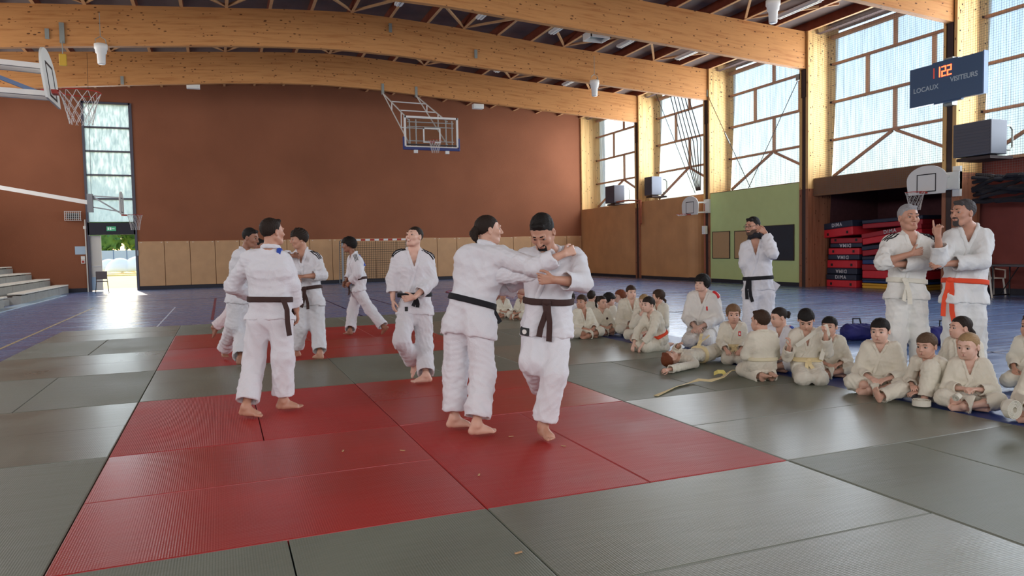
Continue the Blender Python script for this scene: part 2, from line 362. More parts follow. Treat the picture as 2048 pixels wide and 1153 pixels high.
# ---------------------------------------------------------------- shell of the hall
ZF = -.04; YW = 30.42; XR = 18.26; XG = 19.25; BAY = 5.02; POSTS = [24.84 - BAY * k for k in range(8)]; XL = -9.2; YB = -12.2
fl = MB().box((XL - .2, YB - .2, -.25), (22.5, YW + .02, ZF)).build('floor', 'floor_vinyl'); tag(fl, 'blue glossy vinyl sports hall floor', 'floor', kind=S_)
def topz(x): return float(np.interp(x, [-9.2, -5.6, -2.4, 1.2, 3, 4.7, 6.4, 8.2, 12.3, 18.4, 19.6], [7.72, 8.05, 8.31, 8.59, 8.73, 8.82, 8.78, 8.68, 8.36, 8.03, 7.97]))
def botz(x): return float(np.interp(x, [-9.2, -5.6, -2.4, 1.2, 3, 4.5, 6.4, 8.2, 12.3, 18.4], [6.55, 6.88, 7.18, 7.50, 7.61, 7.66, 7.62, 7.50, 7.26, 6.87]))
# roof deck in strips
mb = MB(); xs = np.linspace(XL - .2, 19.7, 25)
for a, b in zip(xs[:-1], xs[1:]):
    k = len(mb.v); za, zb = topz(a) + .27, topz(b) + .27
    mb.v += [(a, YB - .2, za), (b, YB - .2, zb), (b, YW + .3, zb), (a, YW + .3, za), (a, YB - .2, za + .15), (b, YB - .2, zb + .15), (b, YW + .3, zb + .15), (a, YW + .3, za + .15)]
    mb.f += [tuple(k + i for i in q) for q in ((0, 3, 2, 1), (4, 5, 6, 7), (0, 1, 5, 4), (1, 2, 6, 5), (2, 3, 7, 6), (3, 0, 4, 7))]
roof = mb.build('ceiling', 'deck'); tag(roof, 'dark grey roof deck above the timber purlins', 'ceiling', kind=S_)
for k in range(-7, 16):                                          # purlins run the length of the hall
    x = k * 1.215; z = topz(x)
    MB().box((x - .045, YB, z), (x + .045, YW, z + .268)).build('purlin', 'purlin', roof)
    MB().box((x - .045, YB, z - .012), (x + .045, YW, z - .001)).build('purlin_edge', 'strut', roof)
# diagonal braces in the plane of the roof, between beams
for Y in POSTS[:5]:
    for k in range(-5, 15, 3):
        x = k * 1.215; z = lambda x_: topz(x_) + .03
        MB().tube([(x, Y - .15, z(x)), (x + 1.5, Y - 2.3, z(x + 1.5))], .032, 4).build('purlin_brace', 'strut', roof)
        MB().tube([(x, Y - .15, z(x)), (x - 1.5, Y - 2.3, z(x - 1.5))], .032, 4).build('purlin_brace', 'strut', roof)
# far wall with the door and its tall window
DL, DR, DT = -4.18, -2.45, 2.28
wf = MB()
wf.box((XL - .2, YW, ZF), (DL, YW + .25, 8.9)); wf.box((DR, YW, ZF), (19.7, YW + .25, 9.1)); wf.box((DL, YW, 7.62), (DR, YW + .25, 8.9))
wall_far = wf.build('wall_far', 'brick_wall'); tag(wall_far, 'tall rust red rendered end wall', 'wall', kind=S_)
x = DR + .07; i = 0
while x < XR - .05:
    x1 = min(x + .985, XR - .02)
    MB().box((x + .008, YW - .06, .12), (x1 - .008, YW - .004, 1.985 + .006 * math.sin(i * 2.3))).build('wall_pad', 'pad_tan', wall_far, bevel=.01)
    for px_ in (x + .1, x1 - .12): MB().box((px_, YW - .064, 1.93), (px_ + .05, YW - .059, 1.945)).build('pad_screw', 'white_plastic', wall_far)
    x = x1 + .003; i += 1
bb = MB().box((XL, YW - .03, ZF), (DL - .05, YW - .002, .12)).build('baseboard_far', 'skirting'); tag(bb, 'dark skirting under the red wall beside the stands', 'skirting', kind=S_)
bb = MB().box((DR + .06, YW - .035, ZF), (XR, YW - .002, .115)).build('baseboard_far', 'skirting'); tag(bb, 'dark skirting under the tan wall pads', 'skirting', kind=S_)
# window over the door
wn = empty('window_1', (0, 0, 0), 'tall narrow window of five stacked panes above the exit door', 'window', kind=S_)
zz = np.linspace(2.78, 7.60, 6)
for z in list(zz[1:-1]): MB().box((DL + .05, YW - .02, z - .03), (DR - .05, YW + .10, z + .03)).build('glazing_bar', 'window_frame', wn)
for a, b in ((DL - .03, DL + .055), (DR - .055, DR + .06)): MB().box((a, YW - .05, 2.28), (b, YW + .12, 7.65)).build('window_jamb', 'window_frame', wn)
MB().box((DL, YW - .05, 7.58), (DR, YW + .12, 7.66)).build('window_head', 'window_frame', wn)
for a, b in zip(zz[:-1], zz[1:]): MB().box((DL + .05, YW + .03, a + .03), (DR - .05, YW + .045, b - .03)).build('pane', 'frosted', wn)
# door
dr = empty('door_1', (0, 0, 0), 'open exit double door to the bright yard', 'door', kind=S_)
MB().box((DL, YW - .05, DT), (DR, YW + .10, 2.78)).build('transom_panel', 'skirting', dr)
MB().box((DL - .03, YW - .05, ZF), (DL + .05, YW + .12, DT)).build('door_jamb', 'window_frame', dr)
MB().box((DR - .03, YW - .06, ZF), (DR + .06, YW + .12, DT)).build('door_jamb', 'window_frame', dr)
lf = MB().box((DL + .07, YW + .12, .0), (DL + .12, YW + .97, DT - .04)).build('door_leaf', 'door_white', dr)
MB().box((DL + .125, YW + .2, .9), (DL + .165, YW + .9, .96)).build('push_bar', 'white_metal', lf)
lf = MB().box((DL + .0, YW + .13, .0), (DL + .44, YW + .18, DT - .03)).build('door_leaf', 'door_white', dr)
MB().box((DL + .08, YW + .10, .98), (DL + .40, YW + .128, 1.02)).build('push_bar', 'white_metal', lf)
MB().box((DL + .02, YW + .11, .02), (DL + .20, YW + .128, .55)).build('kick_plate', 'trim_light', lf)
MB().box((DR + .02, YW - .10, 1.4), (DR + .09, YW - .05, 1.62)).build('door_closer', 'grey_metal', dr)
MB().tube([(DL - .08, YW - .03, ZF), (DL - .08, YW - .03, 2.9)], .025, 8).build('door_pipe', 'door_white', dr)

# long side wall, bay by bay
wr = MB().box((XR, POSTS[0] + .20, .08), (XR + .9, YW, 3.33)).build('wall_right', 'board_orange'); tag(wr, 'orange brown panelled side wall section next to the red wall', 'wall', kind=S_)
w2 = MB().box((XR, POSTS[1] + 1.35, .08), (XR + .9, POSTS[0] - .19, 3.36)).build('wall_right', 'board_orange'); tag(w2, 'orange brown side wall section with copper coloured pipes', 'wall', kind=S_)
mb = MB(); prof = [(XR + .55 * (1 - math.cos(t * math.pi / 2)), POSTS[1] + 1.35 - .55 * math.sin(t * math.pi / 2)) for t in np.linspace(0, 1, 8)] + [(XR + .9, POSTS[1] + .8), (XR + .9, POSTS[1] + 1.35)]
mb.prism(prof, .08, 3.36, 2); o = mb.build('wall_return', 'board_orange', w2, smooth=False)
MB().box((XR + .5, POSTS[1] + .18, ZF), (XR + .9, POSTS[1] + .9, 3.36)).build('wall_recess', 'board_brown', w2)
MB().box((XR + .62, 25.4, 1.25), (XR + .66, 25.9, 1.3)).build('wall_mark', 'board_brown', w2)
wg = MB().box((XR - .03, POSTS[2] + .17, .09), (XR + .9, POSTS[1] - .17, 3.33)).build('wall_right', 'green_wall'); tag(wg, 'lime green side wall section with notice boards', 'wall', kind=S_)
MB().box((XR - .036, POSTS[2] + .17, 3.33), (XR + .9, POSTS[1] - .17, 3.35)).build('wall_cap', 'board_brown', wg)
for a, b in ((POSTS[0] + .17, YW - .04), (POSTS[1] + .2, POSTS[0] - .19), (POSTS[2] + .17, POSTS[1] - .17)):
    bb = MB().box((XR + .01, a, ZF), (XR + .8, b, .09)).build('baseboard_right', 'skirting'); tag(bb, 'dark recessed skirting of the side wall', 'skirting', kind=S_, group='side wall skirtings')
# alcove with the crash mats
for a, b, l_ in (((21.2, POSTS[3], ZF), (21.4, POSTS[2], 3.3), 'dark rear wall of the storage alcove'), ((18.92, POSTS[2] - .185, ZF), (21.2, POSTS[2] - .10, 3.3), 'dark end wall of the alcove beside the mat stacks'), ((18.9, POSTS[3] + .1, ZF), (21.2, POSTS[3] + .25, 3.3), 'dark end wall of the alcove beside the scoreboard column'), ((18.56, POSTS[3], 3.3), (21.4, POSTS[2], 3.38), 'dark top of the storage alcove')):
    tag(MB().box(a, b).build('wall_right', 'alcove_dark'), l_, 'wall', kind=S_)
lb = MB().box((18.42, POSTS[3] + .25, 2.86), (18.55, POSTS[2] - .2, 3.42)).build('trim_1', 'board_brown'); tag(lb, 'brown lintel board over the storage alcove', 'lintel', kind=S_)
wm = MB().box((19.25, YB, ZF), (19.5, POSTS[3] + .1, 3.42)).build('wall_right', 'wall_maroon'); tag(wm, 'maroon side wall behind the folding table', 'wall', kind=S_)
MB().box((19.24, YB, ZF), (19.25, POSTS[3] - .1, .12)).build('skirting_strip', 'skirting', wm)
# corner panel between the red wall and the first window
o = MB().box((18.26, YW - .12, 3.33), (19.5, YW - .002, 8.2)).build('trim_2', 'ply'); tag(o, 'pale timber corner panel at the end of the side wall', 'panel', kind=S_)
# structural columns and beams
def curve_beam(Y, th, name, label):
    n = 60; xs = np.linspace(XL, 18.30, n); mb = MB()
    for x in xs:
        for yy in (Y - th / 2, Y + th / 2): mb.v += [(x, yy, botz(x)), (x, yy, topz(x))]
    for i in range(n - 1):
        a, b = 4 * i, 4 * i + 4
        mb.f += [(a, b, b + 1, a + 1), (a + 2, a + 3, b + 3, b + 2), (a, a + 2, b + 2, b), (a + 1, b + 1, b + 3, a + 3)]
    mb.f += [(0, 1, 3, 2), (4 * n - 4, 4 * n - 2, 4 * n - 1, 4 * n - 3)]
    o = mb.build(name, 'glulam'); me = o.data; uv = me.uv_layers.new(name='UVMap')
    return tag(o, label, 'beam', kind=S_)
def lam_uv(o):
    """UV-like coordinates along the curved beam are kept in a 3D attribute: x along, z from the lower edge."""
    me = o.data; uv = me.uv_layers[0]
    for l in me.loops:
        v = me.vertices[l.vertex_index].co
        uv.data[l.index].uv = (v.x + v.y * 3.1, (v.z - botz(v.x)) + v.y * 1.7)
names_b = ['farthest curved glued timber roof beam', 'second curved glued timber beam from the red wall', 'third curved glued timber beam from the red wall', 'nearest visible curved timber beam over the scoreboard', 'timber beam overhead', 'timber beam behind', 'timber beam behind', 'timber beam behind']
for k, Y in enumerate(POSTS):
    o = curve_beam(Y, .18, 'beam', names_b[k]); lam_uv(o)
for k, Y in enumerate(POSTS[:6]):
    cl = empty('column', (18.2, Y, 0), ['timber column next to the wall with the copper pipes', 'timber column beside the green wall and small basketball hoop', 'timber column between the green wall and the crash mats', 'timber column carrying the scoreboard', 'timber column', 'timber column'][k], 'column', kind=S_)
    for s in (-1, 1):
        a, b = (.085, .19) if s > 0 else (-.19, -.085)
        MB().prism([(0, 3.1), (.965, 3.1), (.98, 3.4), (1.22, 7.2), (1.26, 8.35), (0, 8.3)], a, b, 1).build('column_side', 'ply', cl); MB().prism([(0, ZF), (.80, ZF), (.965, 3.1), (0, 3.1)], a, b, 1).build('column_foot', 'ply_low', cl)
        for j in range(26):
            r = random.Random(j * 7 + k); px_ = r.uniform(.08, 1.0) if j > 16 else .1 if j % 2 else 1.02; pz = 7.0 + r.uniform(0, 1) if j > 16 else 3.9 + j * .25
            if px_ > .95 and pz < 5.8: px_ = .98 + (pz - 4) * .02
            MB().tube([(px_, b if s > 0 else a, pz), (px_, (b if s > 0 else a) + s * .012, pz)], .018, 6).build('bolt', 'dark_steel', cl)
    MB().box((.02, -.084, ZF), (.7, .084, 6.86)).build('column_core', 'dark_steel', cl)
    MB().box((.0, -.11, 6.0), (.02, .11, 8.2)).build('steel_flange', 'dark_steel', cl)
# windows of the bays
def corrugated(name, y0, y1, z0, z1, x, parent):
    n = max(8, int((y1 - y0) / .038)); ys = np.linspace(y0, y1, n); mb = MB()
    for i, y in enumerate(ys):
        xx = x + .018 * math.sin(y * 2 * math.pi / .152); mb.v += [(xx, y, z0), (xx, y, z1)]
        if i: k = 2 * i; mb.f.append((k - 2, k, k + 1, k - 1))
    return mb.build(name, 'glazing', parent, smooth=True)
bay_lab = ['bay window nearest the red wall with a grey heater', 'bay window with climbing ropes hanging before it', 'bay window above the lime green wall', 'bay window above the stored crash mats', 'bay window behind the scoreboard and large heater', 'bay window', 'bay window']
for b in range(7):
    y1 = YW - .1 if b == 0 else POSTS[b - 1] - .19; y0 = POSTS[b] + .19; w_ = empty(f'window_{b + 2}', (0, 0, 0), bay_lab[b], 'window', kind=S_)
    yc = (y0 + y1) / 2
    for z in (7.06, 5.86, 4.66):
        MB().box((XG - .10, y0 - .1, z - .035), (XG + .02, y1 + .1, z + .035)).build('window_rail', 'rail', w_)
        MB().box((XG - .16, y1 - .02, z - .03), (XG - .02, y1 + .1, z + .03)).build('rail_bracket', 'dark_steel', w_)
    MB().box((XG - .12, y0, 7.85), (XG + .02, y1, 7.97)).build('window_head', 'mullion', w_)
    MB().box((XG - .10, y0, 3.38), (XG + .05, y1, 3.46)).build('window_sill', 'mullion', w_)
    rows = [(3.46, 4.63, [yc]), (4.69, 5.83, [yc]), (5.89, 7.03, [yc - 1.25, yc + .98]), (7.09, 7.85, [yc])]
    for ri, (z0, z1, ms) in enumerate(rows):
        cuts = [y0] + sorted(ms) + [y1]
        if ri: 
            for m_ in ms: MB().box((XG - .04, m_ - .06, z0 - .03), (XG + .02, m_ + .06, z1 + .03)).build('mullion', 'mullion', w_)
        for a, c in zip(cuts[:-1], cuts[1:]): corrugated('glazing_panel', a, c, z0 - .05, z1 + .05, XG + .07, w_)
    for s in (-1, 1):
        ye = y1 if s > 0 else y0
        MB().tube([(XG - .05, yc + s * .06, 4.62), (XG - .05, ye - s * .05, 3.50 if b == 0 or s > 0 else 3.62)], .038, 4).build('window_brace', 'rail', w_)
# grille of net between roof and glazing
for b in range(5):
    y1 = YW - .1 if b == 0 else POSTS[b - 1] - .19; y0 = POSTS[b] + .19; mb = MB()
    mb.v += [(18.3, y0, 7.99), (18.3, y1, 7.99), (19.22, y1, 7.93), (19.22, y0, 7.93)]; mb.f.append((0, 1, 2, 3))
    tag(mb.build('ceiling_net', 'netting_dense'), ['dense brown net under the roof edge nearest the red wall', 'dense brown net under the roof edge above the rope bay', 'dense brown net under the roof edge above the green wall bay', 'dense brown net under the roof edge above the crash mat bay', 'dense brown net under the roof edge beyond the scoreboard'][b], 'net', group='nets between roof and windows')
for b in (2, 3, 4):
    y1 = POSTS[b - 1] - .19; y0 = POSTS[b] + .19; mb = MB(); zt = 3.36 if b == 2 else 2.9
    N = 14
    for i in range(N + 1):
        y = y0 + (y1 - y0) * i / N; xo = .03 * math.sin(i * 1.7 + b)
        mb.v += [(18.36 + xo, y, zt + .03 * math.sin(i * 2.1)), (18.36 + xo * .3, y, 7.95)]
        if i: k = 2 * i; mb.f.append((k - 2, k, k + 1, k - 1))
    tag(mb.build('protective_net', 'netting'), ['fine protective net over the window above the green wall', 'fine protective net over the window above the crash mats', 'fine protective net over the window behind the scoreboard'][b - 2], 'net')
# walls out of view that close the hall
o = MB().box((XL - .2, YB, ZF), (XL, YW, 8.9)).build('wall_left', 'brick_wall'); tag(o, 'rust red wall behind the stands', 'wall', kind=S_)
o = MB().box((XL - .2, YB - .2, ZF), (19.7, YB, 9.2)).build('wall_back', 'brick_wall'); tag(o, 'end wall behind the viewer', 'wall', kind=S_)
o = MB().box((19.45, YB, 3.3), (19.7, POSTS[6], 8.3)).build('wall_right', 'brick_wall'); tag(o, 'upper side wall out of view', 'wall', kind=S_)

# ---------------------------------------------------------------- court lines
cl = empty('floor_markings', (0, 0, 0), 'thin painted court lines on the blue floor', 'court lines', kind=S_)
def line(p, q, w_, mat, nm='court_line'):
    p = Vector((*p, 0)); q = Vector((*q, 0)); d = (q - p).normalized(); s = Vector((-d.y, d.x, 0)) * w_ / 2; z = Vector((0, 0, ZF + .001)); z2 = Vector((0, 0, ZF + .003)); mb = MB()
    for zz_ in (z, z2): mb.v += [tuple(p + s + zz_), tuple(p - s + zz_), tuple(q - s + zz_), tuple(q + s + zz_)]
    mb.f += [(3, 2, 1, 0), (4, 5, 6, 7), (0, 1, 5, 4), (1, 2, 6, 5), (2, 3, 7, 6), (3, 0, 4, 7)]; mb.build(nm, mat, cl)
line((-2.45, 7.), (-2.55, 19.5), .05, 'court_yellow'); line((-.45, 12.2), (-.42, 18.2), .03, 'court_white'); line((.55, 13.4), (.58, 22), .06, 'court_red')
line((1.1, 20.5), (1.1, 27), .05, 'court_dark'); line((2.1, 12.1), (2.1, 25.), .05, 'court_dark'); line((3.6, 12.1), (3.6, 25.), .05, 'court_dark'); line((4.9, 12.), (4.9, 22.), .05, 'court_dark')
line((-4.2, 22.), (17.5, 22.), .05, 'court_dark'); line((7.5, 15.), (17.8, 15.), .05, 'court_dark'); line((7.3, 9.5), (17.8, 9.5), .05, 'court_dark'); line((7.3, 5.6), (17.8, 5.6), .04, 'court_dark'); line((7.3, 2.6), (17.8, 2.6), .04, 'court_dark')
line((16.9, -8), (16.9, 29), .05, 'court_dark'); line((9.6, 0), (9.6, 22), .05, 'court_dark'); line((13., 12.4), (17.6, 12.2), .05, 'court_dark')
mb = MB(); mb.tube([(9.5 + 1.8 * math.cos(a), 19.5 + 1.8 * math.sin(a), ZF) for a in np.linspace(0, 2 * math.pi, 48, endpoint=False)], .02, 4, True); mb.build('court_circle', 'court_red', cl)

# ---------------------------------------------------------------- judo mats
tm = empty('tatami_floor', (0, 0, 0), 'red and olive grey judo mats laid edge to edge', 'judo mats')
rmt = random.Random(4)
def judo(x0, y0, x1, y1, c):
    ax = 0 if (x1 - x0) > (y1 - y0) else 1; g = .0035; o = MB(); dz = rmt.uniform(-.0015, .0015)
    o = MB().box((x0 + g, y0 + g, ZF), (x1 - g, y1 - g, dz)).build('judo_mat', f'mat_{c}_{ax}', tm, bevel=.006)
    o['label'] = ('red judo mat' if c == 'red' else 'olive grey judo mat')
judo(0, 0, 2, 1, 'red'); judo(0, 1, 2, 2, 'red'); judo(0, 2, 1, 4, 'red'); judo(1, 2, 2, 4, 'red')
judo(2, 0, 3, 2, 'red'); judo(3, 0, 4, 2, 'red'); judo(2, 2, 4, 3, 'red'); judo(2, 3, 4, 4, 'red')
for y in (4, 5): judo(0, y, 2, y + 1, 'grey')
judo(2, 4, 3, 6, 'grey'); judo(3, 4, 4, 6, 'grey')
judo(0, 6, 1, 8, 'red'); judo(1, 6, 2, 8, 'red'); judo(2, 6, 4, 7, 'red'); judo(2, 7, 4, 8, 'red')
judo(0, 8, 2, 9, 'red'); judo(0, 9, 2, 10, 'red'); judo(2, 8, 3, 10, 'red'); judo(3, 8, 4, 10, 'red')
for x in range(0, 6, 1): judo(x, 10, x + 1, 12, 'grey')
# grey surround towards the viewer
judo(-1, -2, 0, 0, 'grey'); judo(0, -2, 1, 0, 'grey'); judo(1, -2, 2, 0, 'grey'); judo(2, -1, 4, 0, 'grey'); judo(2, -2, 4, -1, 'grey'); judo(-2, -2, -1, 0, 'grey')
judo(4, -2, 5, 0, 'grey'); judo(5, -2, 6.1, 0, 'grey')
for y in (-4, -3): judo(0, y, 2, y + 1, 'grey'); judo(2, y, 4, y + 1, 'grey'); judo(4, y, 6.1, y + 1, 'grey'); judo(-2, y, 0, y + 1, 'grey')
# side towards the children
judo(4, 0, 6.1, 1, 'grey'); judo(4, 1, 6.1, 2, 'grey'); judo(4, 2, 5, 4, 'grey'); judo(5, 2, 6.1, 4, 'grey'); judo(4, 4, 6.1, 5, 'grey'); judo(4, 5, 6.1, 6, 'grey')
judo(4, 6, 5, 8, 'grey'); judo(5, 6, 6.1, 8, 'grey'); judo(4, 8, 6.1, 9, 'grey'); judo(4, 9, 6.1, 10, 'grey')
# left side
judo(-1, 0, 0, 2, 'grey'); judo(-2, 0, -1, 2, 'grey'); judo(-2, 2, 0, 3, 'grey'); judo(-2, 3, 0, 4, 'grey'); judo(-1, 4, 0, 6, 'grey'); judo(-2, 4, -1, 6, 'grey')
judo(-2, 6, 0, 7, 'grey'); judo(-2, 7, 0, 8, 'grey'); judo(-1, 8, 0, 10, 'grey'); judo(-2, 8, -1, 10, 'grey'); judo(-2, 10, 0, 11, 'grey'); judo(-2, 11, 0, 12, 'grey')
# blue mats the children sit on
bl = empty('blue_mat_strip', (0, 0, 0), 'strip of thin blue mats under the seated children', 'blue mats')
for k in range(8): MB().box((6.11, -2 + k * 2 + .005, ZF), (7.1, -2 + (k + 1) * 2 - .005, -.008)).build('blue_mat', 'blue_mat', bl, bevel=.006)
# ---------------------------------------------------------------- people: signed distance fields turned into meshes
import openvdb as vdb

def V(*a): return np.array(a, float)
def nrm(v):
    v = np.asarray(v, float); n = np.linalg.norm(v)
    return v / n if n > 1e-9 else v

def smin(a, b, k):
    if k <= 0: return np.minimum(a, b)
    h = np.maximum(k - np.abs(a - b), 0) / k
    return np.minimum(a, b) - h * h * k * .25

class Grid:
    def __init__(s, lo, hi, vx):
        s.vx = vx; s.lo = np.floor(np.asarray(lo, float) / vx) * vx - 3 * vx
        s.n = np.ceil((np.asarray(hi, float) - s.lo) / vx).astype(int) + 4
        s.d = np.full(s.n, 9., np.float32)
    def sl(s, lo, hi):
        a = np.clip(np.floor((np.asarray(lo) - s.lo) / s.vx).astype(int), 0, s.n)
        b = np.clip(np.ceil((np.asarray(hi) - s.lo) / s.vx).astype(int) + 1, 0, s.n)
        if (b <= a).any(): return None
        ax = [(s.lo[i] + s.vx * np.arange(a[i], b[i])).astype(np.float32) for i in range(3)]
        X, Y, Z = np.meshgrid(*ax, indexing='ij', sparse=True)
        return (slice(a[0], b[0]), slice(a[1], b[1]), slice(a[2], b[2])), X, Y, Z
    def put(s, sl, f, k, mode):
        if mode == 'add': s.d[sl] = smin(s.d[sl], f, k)
        elif mode == 'sub': s.d[sl] = -smin(-s.d[sl], f, k)
    def cone(s, a, b, ra, rb, k=.02, sq=None, mode='add'):
        a = np.asarray(a, float); b = np.asarray(b, float); m = max(ra, rb) + k + 2.5 * s.vx
        q = s.sl(np.minimum(a, b) - m, np.maximum(a, b) + m)
        if q is None: return
        sl, X, Y, Z = q
        ba = b - a; L2 = max(ba @ ba, 1e-9)
        px, py, pz = X - a[0], Y - a[1], Z - a[2]
        t = np.clip((px * ba[0] + py * ba[1] + pz * ba[2]) / L2, 0, 1)
        vx_, vy, vz = px - t * ba[0], py - t * ba[1], pz - t * ba[2]
        if sq is not None:
            n, f = sq; dn = (vx_ * n[0] + vy * n[1] + vz * n[2]) * (1 / f - 1)
            vx_ = vx_ + n[0] * dn; vy = vy + n[1] * dn; vz = vz + n[2] * dn
        s.put(sl, np.sqrt(vx_ * vx_ + vy * vy + vz * vz) - (ra + (rb - ra) * t), k, mode)
    def ball(s, c, r, k=.02, mode='add'): s.cone(c, V(*c) + V(0, 0, 1e-4), r, r, k, None, mode)
    def ell(s, c, R, rad, k=.02, mode='add'):
        c = np.asarray(c, float); m = max(rad) + k + 2.5 * s.vx
        q = s.sl(c - m, c + m)
        if q is None: return
        sl, X, Y, Z = q; px, py, pz = X - c[0], Y - c[1], Z - c[2]
        l = [(px * R[0][i] + py * R[1][i] + pz * R[2][i]) for i in range(3)]
        k0 = np.sqrt(sum((l[i] / rad[i]) ** 2 for i in range(3))); k1 = np.sqrt(sum((l[i] / rad[i] ** 2) ** 2 for i in range(3)))
        s.put(sl, k0 * (k0 - 1) / np.maximum(k1, 1e-6), k, mode)
    def cut(s, c, n, c0=None, r=1e9):                      # removes what lies beyond plane (c, n), within r of c
        c = np.asarray(c, float)
        q = s.sl(c - min(r, 3), c + min(r, 3))
        if q is None: return
        sl, X, Y, Z = q
        f = (X - c[0]) * n[0] + (Y - c[1]) * n[1] + (Z - c[2]) * n[2]
        if r < 10:
            rr = np.sqrt((X - c[0]) ** 2 + (Y - c[1]) ** 2 + (Z - c[2]) ** 2) - r
            f = np.maximum(-f, rr); s.d[sl] = np.maximum(s.d[sl], -f)
        else: s.d[sl] = np.maximum(s.d[sl], f)
    def at(s, p):
        i = np.clip(np.round((np.asarray(p) - s.lo) / s.vx).astype(int), 0, s.n - 1)
        return s.d[i[0], i[1], i[2]]
    def hit(s, p, d, far=.4, step=.004):                   # walks from p + d*far towards p until the surface
        t = far
        while t > -.05:
            if s.at(p + d * t) < 0: return p + d * t
            t -= step
        return p + d * .1
    def mesh(s, off=0.):
        w = 3 * s.vx
        d = np.clip(s.d + off, -w, w).astype(np.float32)
        g = vdb.FloatGrid(w); g.copyFromArray(d)
        p, q = g.convertToQuads()
        p = np.asarray(p, np.float32) * s.vx + s.lo.astype(np.float32)
        return p, np.asarray(q, np.int32)

def smooth_verts(p, q, it=1):
    e = np.concatenate([q[:, [0, 1]], q[:, [1, 2]], q[:, [2, 3]], q[:, [3, 0]]])
    n = len(p); cnt = np.bincount(e.ravel(), minlength=n).astype(np.float32)[:, None]
    for _ in range(it):
        acc = np.zeros_like(p)
        for c in range(3):
            acc[:, c] = np.bincount(e[:, 0], p[e[:, 1], c], n) + np.bincount(e[:, 1], p[e[:, 0], c], n)
        p = p * .5 + .5 * acc / np.maximum(cnt, 1)
    return p

def quad_mesh(name, p, q, mat, parent=None, base=None, noise=None, smooth=1):
    if len(q) == 0: return None
    if smooth: p = smooth_verts(p, q, smooth)
    a = p[q[:, 0]]; nn = np.cross(p[q[:, 2]] - a, p[q[:, 3]] - p[q[:, 1]])
    if (((a - p.mean(0)) * nn).sum()) < 0: q = q[:, ::-1]; nn = -nn
    if noise is not None:
        N = np.zeros_like(p)
        for j in range(4):
            for c in range(3): N[:, c] += np.bincount(q[:, j], nn[:, c], len(p))
        N /= np.maximum(np.linalg.norm(N, axis=1, keepdims=True), 1e-9)
        p = p + N * noise(p, N)[:, None].astype(np.float32)
    if base is not None: p = p - np.asarray(base, np.float32)
    me = bpy.data.meshes.new(name)
    me.vertices.add(len(p)); me.vertices.foreach_set('co', np.ascontiguousarray(p, np.float32).ravel())
    me.loops.add(len(q) * 4); me.loops.foreach_set('vertex_index', np.ascontiguousarray(q, np.int32).ravel())
    me.polygons.add(len(q)); me.polygons.foreach_set('loop_start', np.arange(0, len(q) * 4, 4, dtype=np.int32))
    me.polygons.foreach_set('use_smooth', np.ones(len(q), bool))
    me.update(calc_edges=True); me.materials.append(mat)
    o = bpy.data.objects.new(name, me); COL.objects.link(o)
    if parent is not None: o.parent = parent
    return o

def folds(seed, amp, scale, main=None):
    r = np.random.RandomState(seed)
    K = []
    for i in range(7):
        k = nrm(r.normal(size=3)); 
        if main is not None: k = nrm(k - main * (k @ main) * .6)
        K.append((k * 2 * np.pi / (scale * r.uniform(.55, 1.7)), r.uniform(0, 6.3), nrm(r.normal(size=3)) * r.uniform(8, 20), r.uniform(0, 6.3)))
    mk = [(nrm(r.normal(size=3)) * r.uniform(7, 13), r.uniform(0, 6.3)) for _ in range(7)]
    def f(p, N):
        o = np.zeros(len(p))
        for (k, ph, w, ph2), (m, ph3) in zip(K, mk):
            s = np.sin(p @ k + ph + 1.6 * np.sin(p @ w + ph2))
            ridge = 1 - np.abs(s) ** .7 * 1.35
            o += ridge * np.clip(np.sin(p @ m + ph3) + .25, 0, 1)
        return amp * (o * .55 - .25)
    return f

def drape(seed, S):
    a = folds(seed, .0095 * S, .24 * S, V(0, 0, 1)); b = folds(seed + 1, .0068 * S, .11 * S)
    return lambda p, N: a(p, N) + b(p, N)

